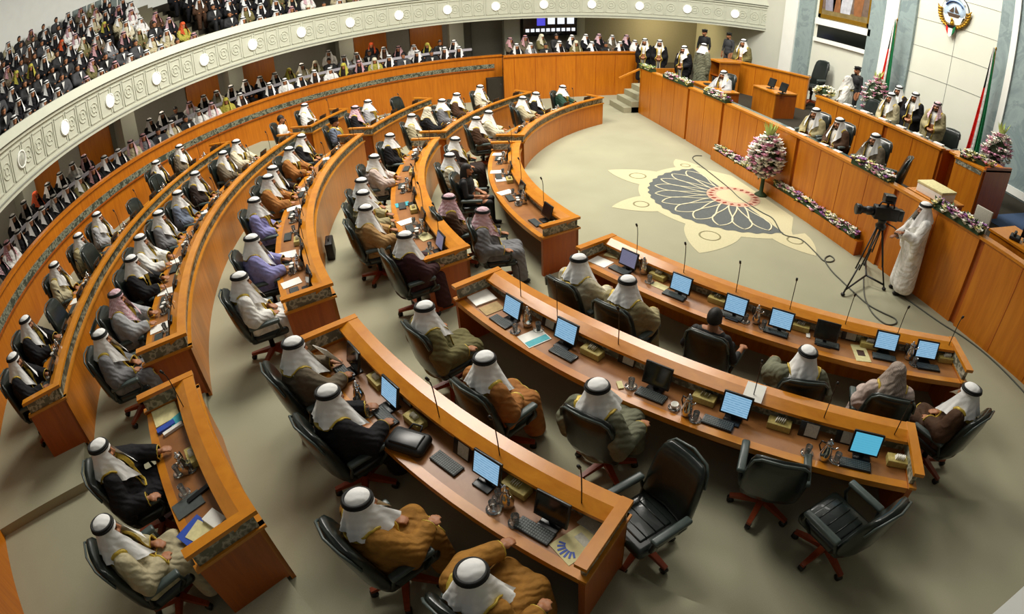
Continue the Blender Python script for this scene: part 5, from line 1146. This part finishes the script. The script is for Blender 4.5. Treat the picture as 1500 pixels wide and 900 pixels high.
def cable(px, label, r=.012, close=False):
    pts = [at(x, y, .014) for x, y in px]; out = []
    for i in range(len(pts) - 1):
        p0, p1, p2, p3 = pts[max(0, i - 1)], pts[i], pts[i + 1], pts[min(len(pts) - 1, i + 2)]
        for j in range(5):
            u = j / 5; out.append(.5 * ((2 * p1) + (p2 - p0) * u + (2 * p0 - 5 * p1 + 4 * p2 - p3) * u * u + (3 * p1 - p0 - 3 * p2 + p3) * u**3))
    o = MB().tube(out + [pts[-1]], r, 6).build('cable', MATS['cable_grey']); tag(o, label, 'cable')
plain('cable_grey', '#4b4d45', .6)
cable([(1029, 227), (1019, 227), (1016, 232), (1033, 246), (1068, 274), (1085, 290), (1115, 309), (1134, 320), (1148, 342), (1175, 350), (1197, 370), (1208, 381), (1219, 383), (1224, 379), (1217, 374), (1210, 380), (1220, 396), (1235, 411), (1255, 430), (1275, 447), (1295, 458), (1313, 467), (1314, 474), (1300, 475), (1283, 462), (1273, 446), (1268, 430), (1267, 405)], 'grey cable running over the medallion to the tripod, looped twice')
cable([(1317, 428), (1345, 449), (1380, 474), (1410, 493), (1440, 516), (1470, 544), (1505, 582)], 'dark cable along the foot of the podium, right of the cameraman')
# ------------------------------------------------------------------ things on the podium
def pmon(px, py, z, rz, label, zb, mat='screen_off'):
    X = at(px, py, z + .2); t = empty('monitor', (X.x, X.y, zb), rz); h = link('housing', I_HOUS, t); d = link('display', I_DISP, h); setmat(d, mat); link('stand', I_STAND, t); tag(t, label, 'monitor')
pmon(1130, 119, PF + .78, PI, 'dark monitor on the secretary desk, left one', PF + .78); pmon(1147, 126, PF + .78, PI, 'dark blue monitor on the secretary desk, right one', PF + .78)
X = at(1025, 119, PF + .74); t = empty('laptop', (1.95, X.y - .2, PF + .72), PI * .9); MB().rbox(-.14, .14, -.18, .18, 0, .02, .006).build('base', MATS['bezel'], t); MB().rbox(-.15, -.13, -.18, .18, .01, .25, .006).build('lid', MATS['screen_off'], t); tag(t, 'black open laptop on the low clerk desk', 'laptop')
t = empty('monitor', (3.75, 7.1, PF + .63), PI); h = link('housing', I_HOUS, t); d = link('display', I_DISP, h); setmat(h, 'paper'); setmat(d, 'screen_off'); link('stand', I_STAND, t); tag(t, 'white-framed monitor on the shelf of the equipment cabinet', 'monitor')
t = empty('storage_box', (1.8, -3.9, PF + .66)); MB().rbox(-.22, .22, -.3, .3, 0, .16, .01).build('box', MATS['paper'], t); MB().rbox(-.23, .23, -.31, .31, .15, .2, .01).build('lid', MATS['folder_cream'], t); tag(t, 'white flat box on the corner desk behind the cameraman', 'box')
t = MB().rbox(-.02, .02, -.16, .16, 0, .42, .01).build('display_board', MATS['card_grey'], None, (1.42, gy(1425, 318), 1.53), .1); tag(t, 'grey upright board behind the flower garland, right of the cameraman', 'board')
t = empty('telephone', (2.1, -5.6, PF + .64), .4); MB().rbox(-.12, .12, -.1, .1, 0, .07, .02).build('base', MATS['black'], t); MB().tube([(-.1, .02, .09), (-.08, .02, .11), (.08, .02, .11), (.1, .02, .09)], .028, 8).build('handset', MATS['black'], t); tag(t, 'black telephone on the podium desk right of the cameraman', 'telephone')
t = empty('monitor', (2.35, -5.75, PF + .64), .6); h = link('housing', I_HOUS, t); d = link('display', I_DISP, h); setmat(d, 'screen_off'); link('stand', I_STAND, t); tag(t, 'black monitor seen from its side on the podium desk right of the cameraman', 'monitor')
t = empty('webcam', (2.3, -6.3, PF + .64), PI); MB().lathe([(.07, 0), (.06, .02), (.02, .04), (.02, .14)], 12).build('stand', MATS['steel'], t); MB().ball((0, 0, .2), .07).build('ball_head', MATS['steel'], t); tag(t, 'silver ball camera on a small stand, podium desk right side', 'camera')
for i, (px, py, w_) in enumerate(((1165, 187, .3), (1217, 210, .22), (1240, 220, .2), (1190, 195, .25))):
    X = at(px, py, 1.54); o = MB().box(-.1, .1, -w_ / 2, w_ / 2, 0, .006).build('paper_sheets', MATS['paper'], None, (min(max(X.x, 1.36), 1.5), X.y, 1.532), .1 * i); tag(o, 'white papers on the podium bench, %s from the left' % OW[i], 'paper', 'papers on the podium bench')
for i, y in enumerate((1.2, .55, -.1, -.7, -1.25, -1.9)):
    t = empty('drinking_glass', (3.72 + .05 * (i % 2), y, 1.962)); link('glass', I_GL, t, (0, 0, .008)); link('saucer', I_SAUCER, t); link('cover', I_GLID, t, (0, 0, .008)); tag(t, 'covered glass on the rostrum desktop, %s from the left' % OW[i], 'glass', 'glasses on the rostrum')
    o = MB().rbox(-.06, .06, -.12, .12, 0, .075, .006).build('tissue_box', MATS['paper'], None, (3.85, y - .3, 1.962), .1); tag(o, 'white tissue box on the rostrum desktop, %s from the left' % OW[i], 'tissue box', 'tissue boxes on the rostrum')
# rows of small screens on the far gallery wall
y_ = 14.6; v0, v1 = ray(766, 26), ray(845, 46); q = lambda v: CAMP + v * ((y_ - CAMP.y) / v.y); A_, B_ = q(v0), q(v1)
t = empty('video_wall', ((A_.x + B_.x) / 2, y_, B_.z - .1)); tag(t, 'dark board of small lit screens under the balcony at the far wall', 'screen'); Wd, Hd = (B_.x - A_.x) / 2, (A_.z - B_.z) + .3
MB().box(-Wd, Wd, 0, .1, 0, Hd).build('panel', MATS['screen_off'], t); emit('scr_white', '#dfe3ea', 1.3); emit('scr_blue', '#4a46c8', 1.2)
for i in range(10): MB().box(-Wd + .1 + i * Wd * .19, -Wd + .1 + i * Wd * .19 + Wd * .13, -.02, 0, .18, .32).build('small_screen', MATS['scr_white'], t)
for i in range(3): MB().box(-Wd * .1 + i * Wd * .36, -Wd * .1 + i * Wd * .36 + Wd * .26, -.02, 0, .5, .78).build('small_screen', MATS['scr_white'], t)
MB().box(-Wd * .5, -Wd * .2, -.02, 0, .45, .9).build('blue_screen', MATS['scr_blue'], t)
WORLD = .09; EXPO = 0
LIGHTS = [((-7, 3.5, 10.5), 5, 1650), ((1, 5, 10.5), 4, 1250), ((-5, -4, 10.5), 4, 190), ((3.0, 0, 9.5), 3, 420, (1, .96, .88), (7.2, 1, 3.5)), ((-9, 5, 11), 3, 450, (1, .98, .94), (-21, 11, 9.5)), ((4.6, 13.2, 2.96), .4, 90, (1, .78, .38), (5.2, 15.2, 1.6))]  # end wall and upper gallery entries are added fills that brighten them
for i in range(9):
    a_ = R(98 + i * 12); LIGHTS.append(((WC[0] + (WR + 1.9) * math.cos(a_), WC[1] + (WR + 1.9) * math.sin(a_), 2.98), .5, 11, (1, .85, .68), (WC[0] + (WR + 2.6) * math.cos(a_), WC[1] + (WR + 2.6) * math.sin(a_), 0)))  # row of added fills under the balcony, brightening the dim lower gallery
LIGHTS.append(((-.5, 13, 2.98), .5, 12, (1, .85, .68)))  # one more added fill, behind the straight far wall
w = bpy.data.worlds.new('world'); SC.world = w; w.use_nodes = True
w.node_tree.nodes['Background'].inputs[0].default_value = (1, .97, .92, 1); w.node_tree.nodes['Background'].inputs[1].default_value = WORLD
def area(name, loc, size, power, col=(1, .95, .86), target=None, sy=None):
    d = bpy.data.lights.new(name, 'AREA'); d.energy = power; d.color = col; d.size = size
    if sy: d.shape = 'RECTANGLE'; d.size_y = sy
    o = bpy.data.objects.new(name, d); COL.objects.link(o); o.location = loc
    v = Vector(target if target else (loc[0], loc[1], 0)) - Vector(loc); o.rotation_euler = v.to_track_quat('-Z', 'Y').to_euler(); return o
for a in LIGHTS: area('ceiling_and_fill_light', *a)  # hall ceiling lamps and the added fills alike
SC.view_settings.view_transform = 'Standard'; SC.view_settings.look = 'None'; SC.view_settings.exposure = EXPO; SC.view_settings.gamma = 1
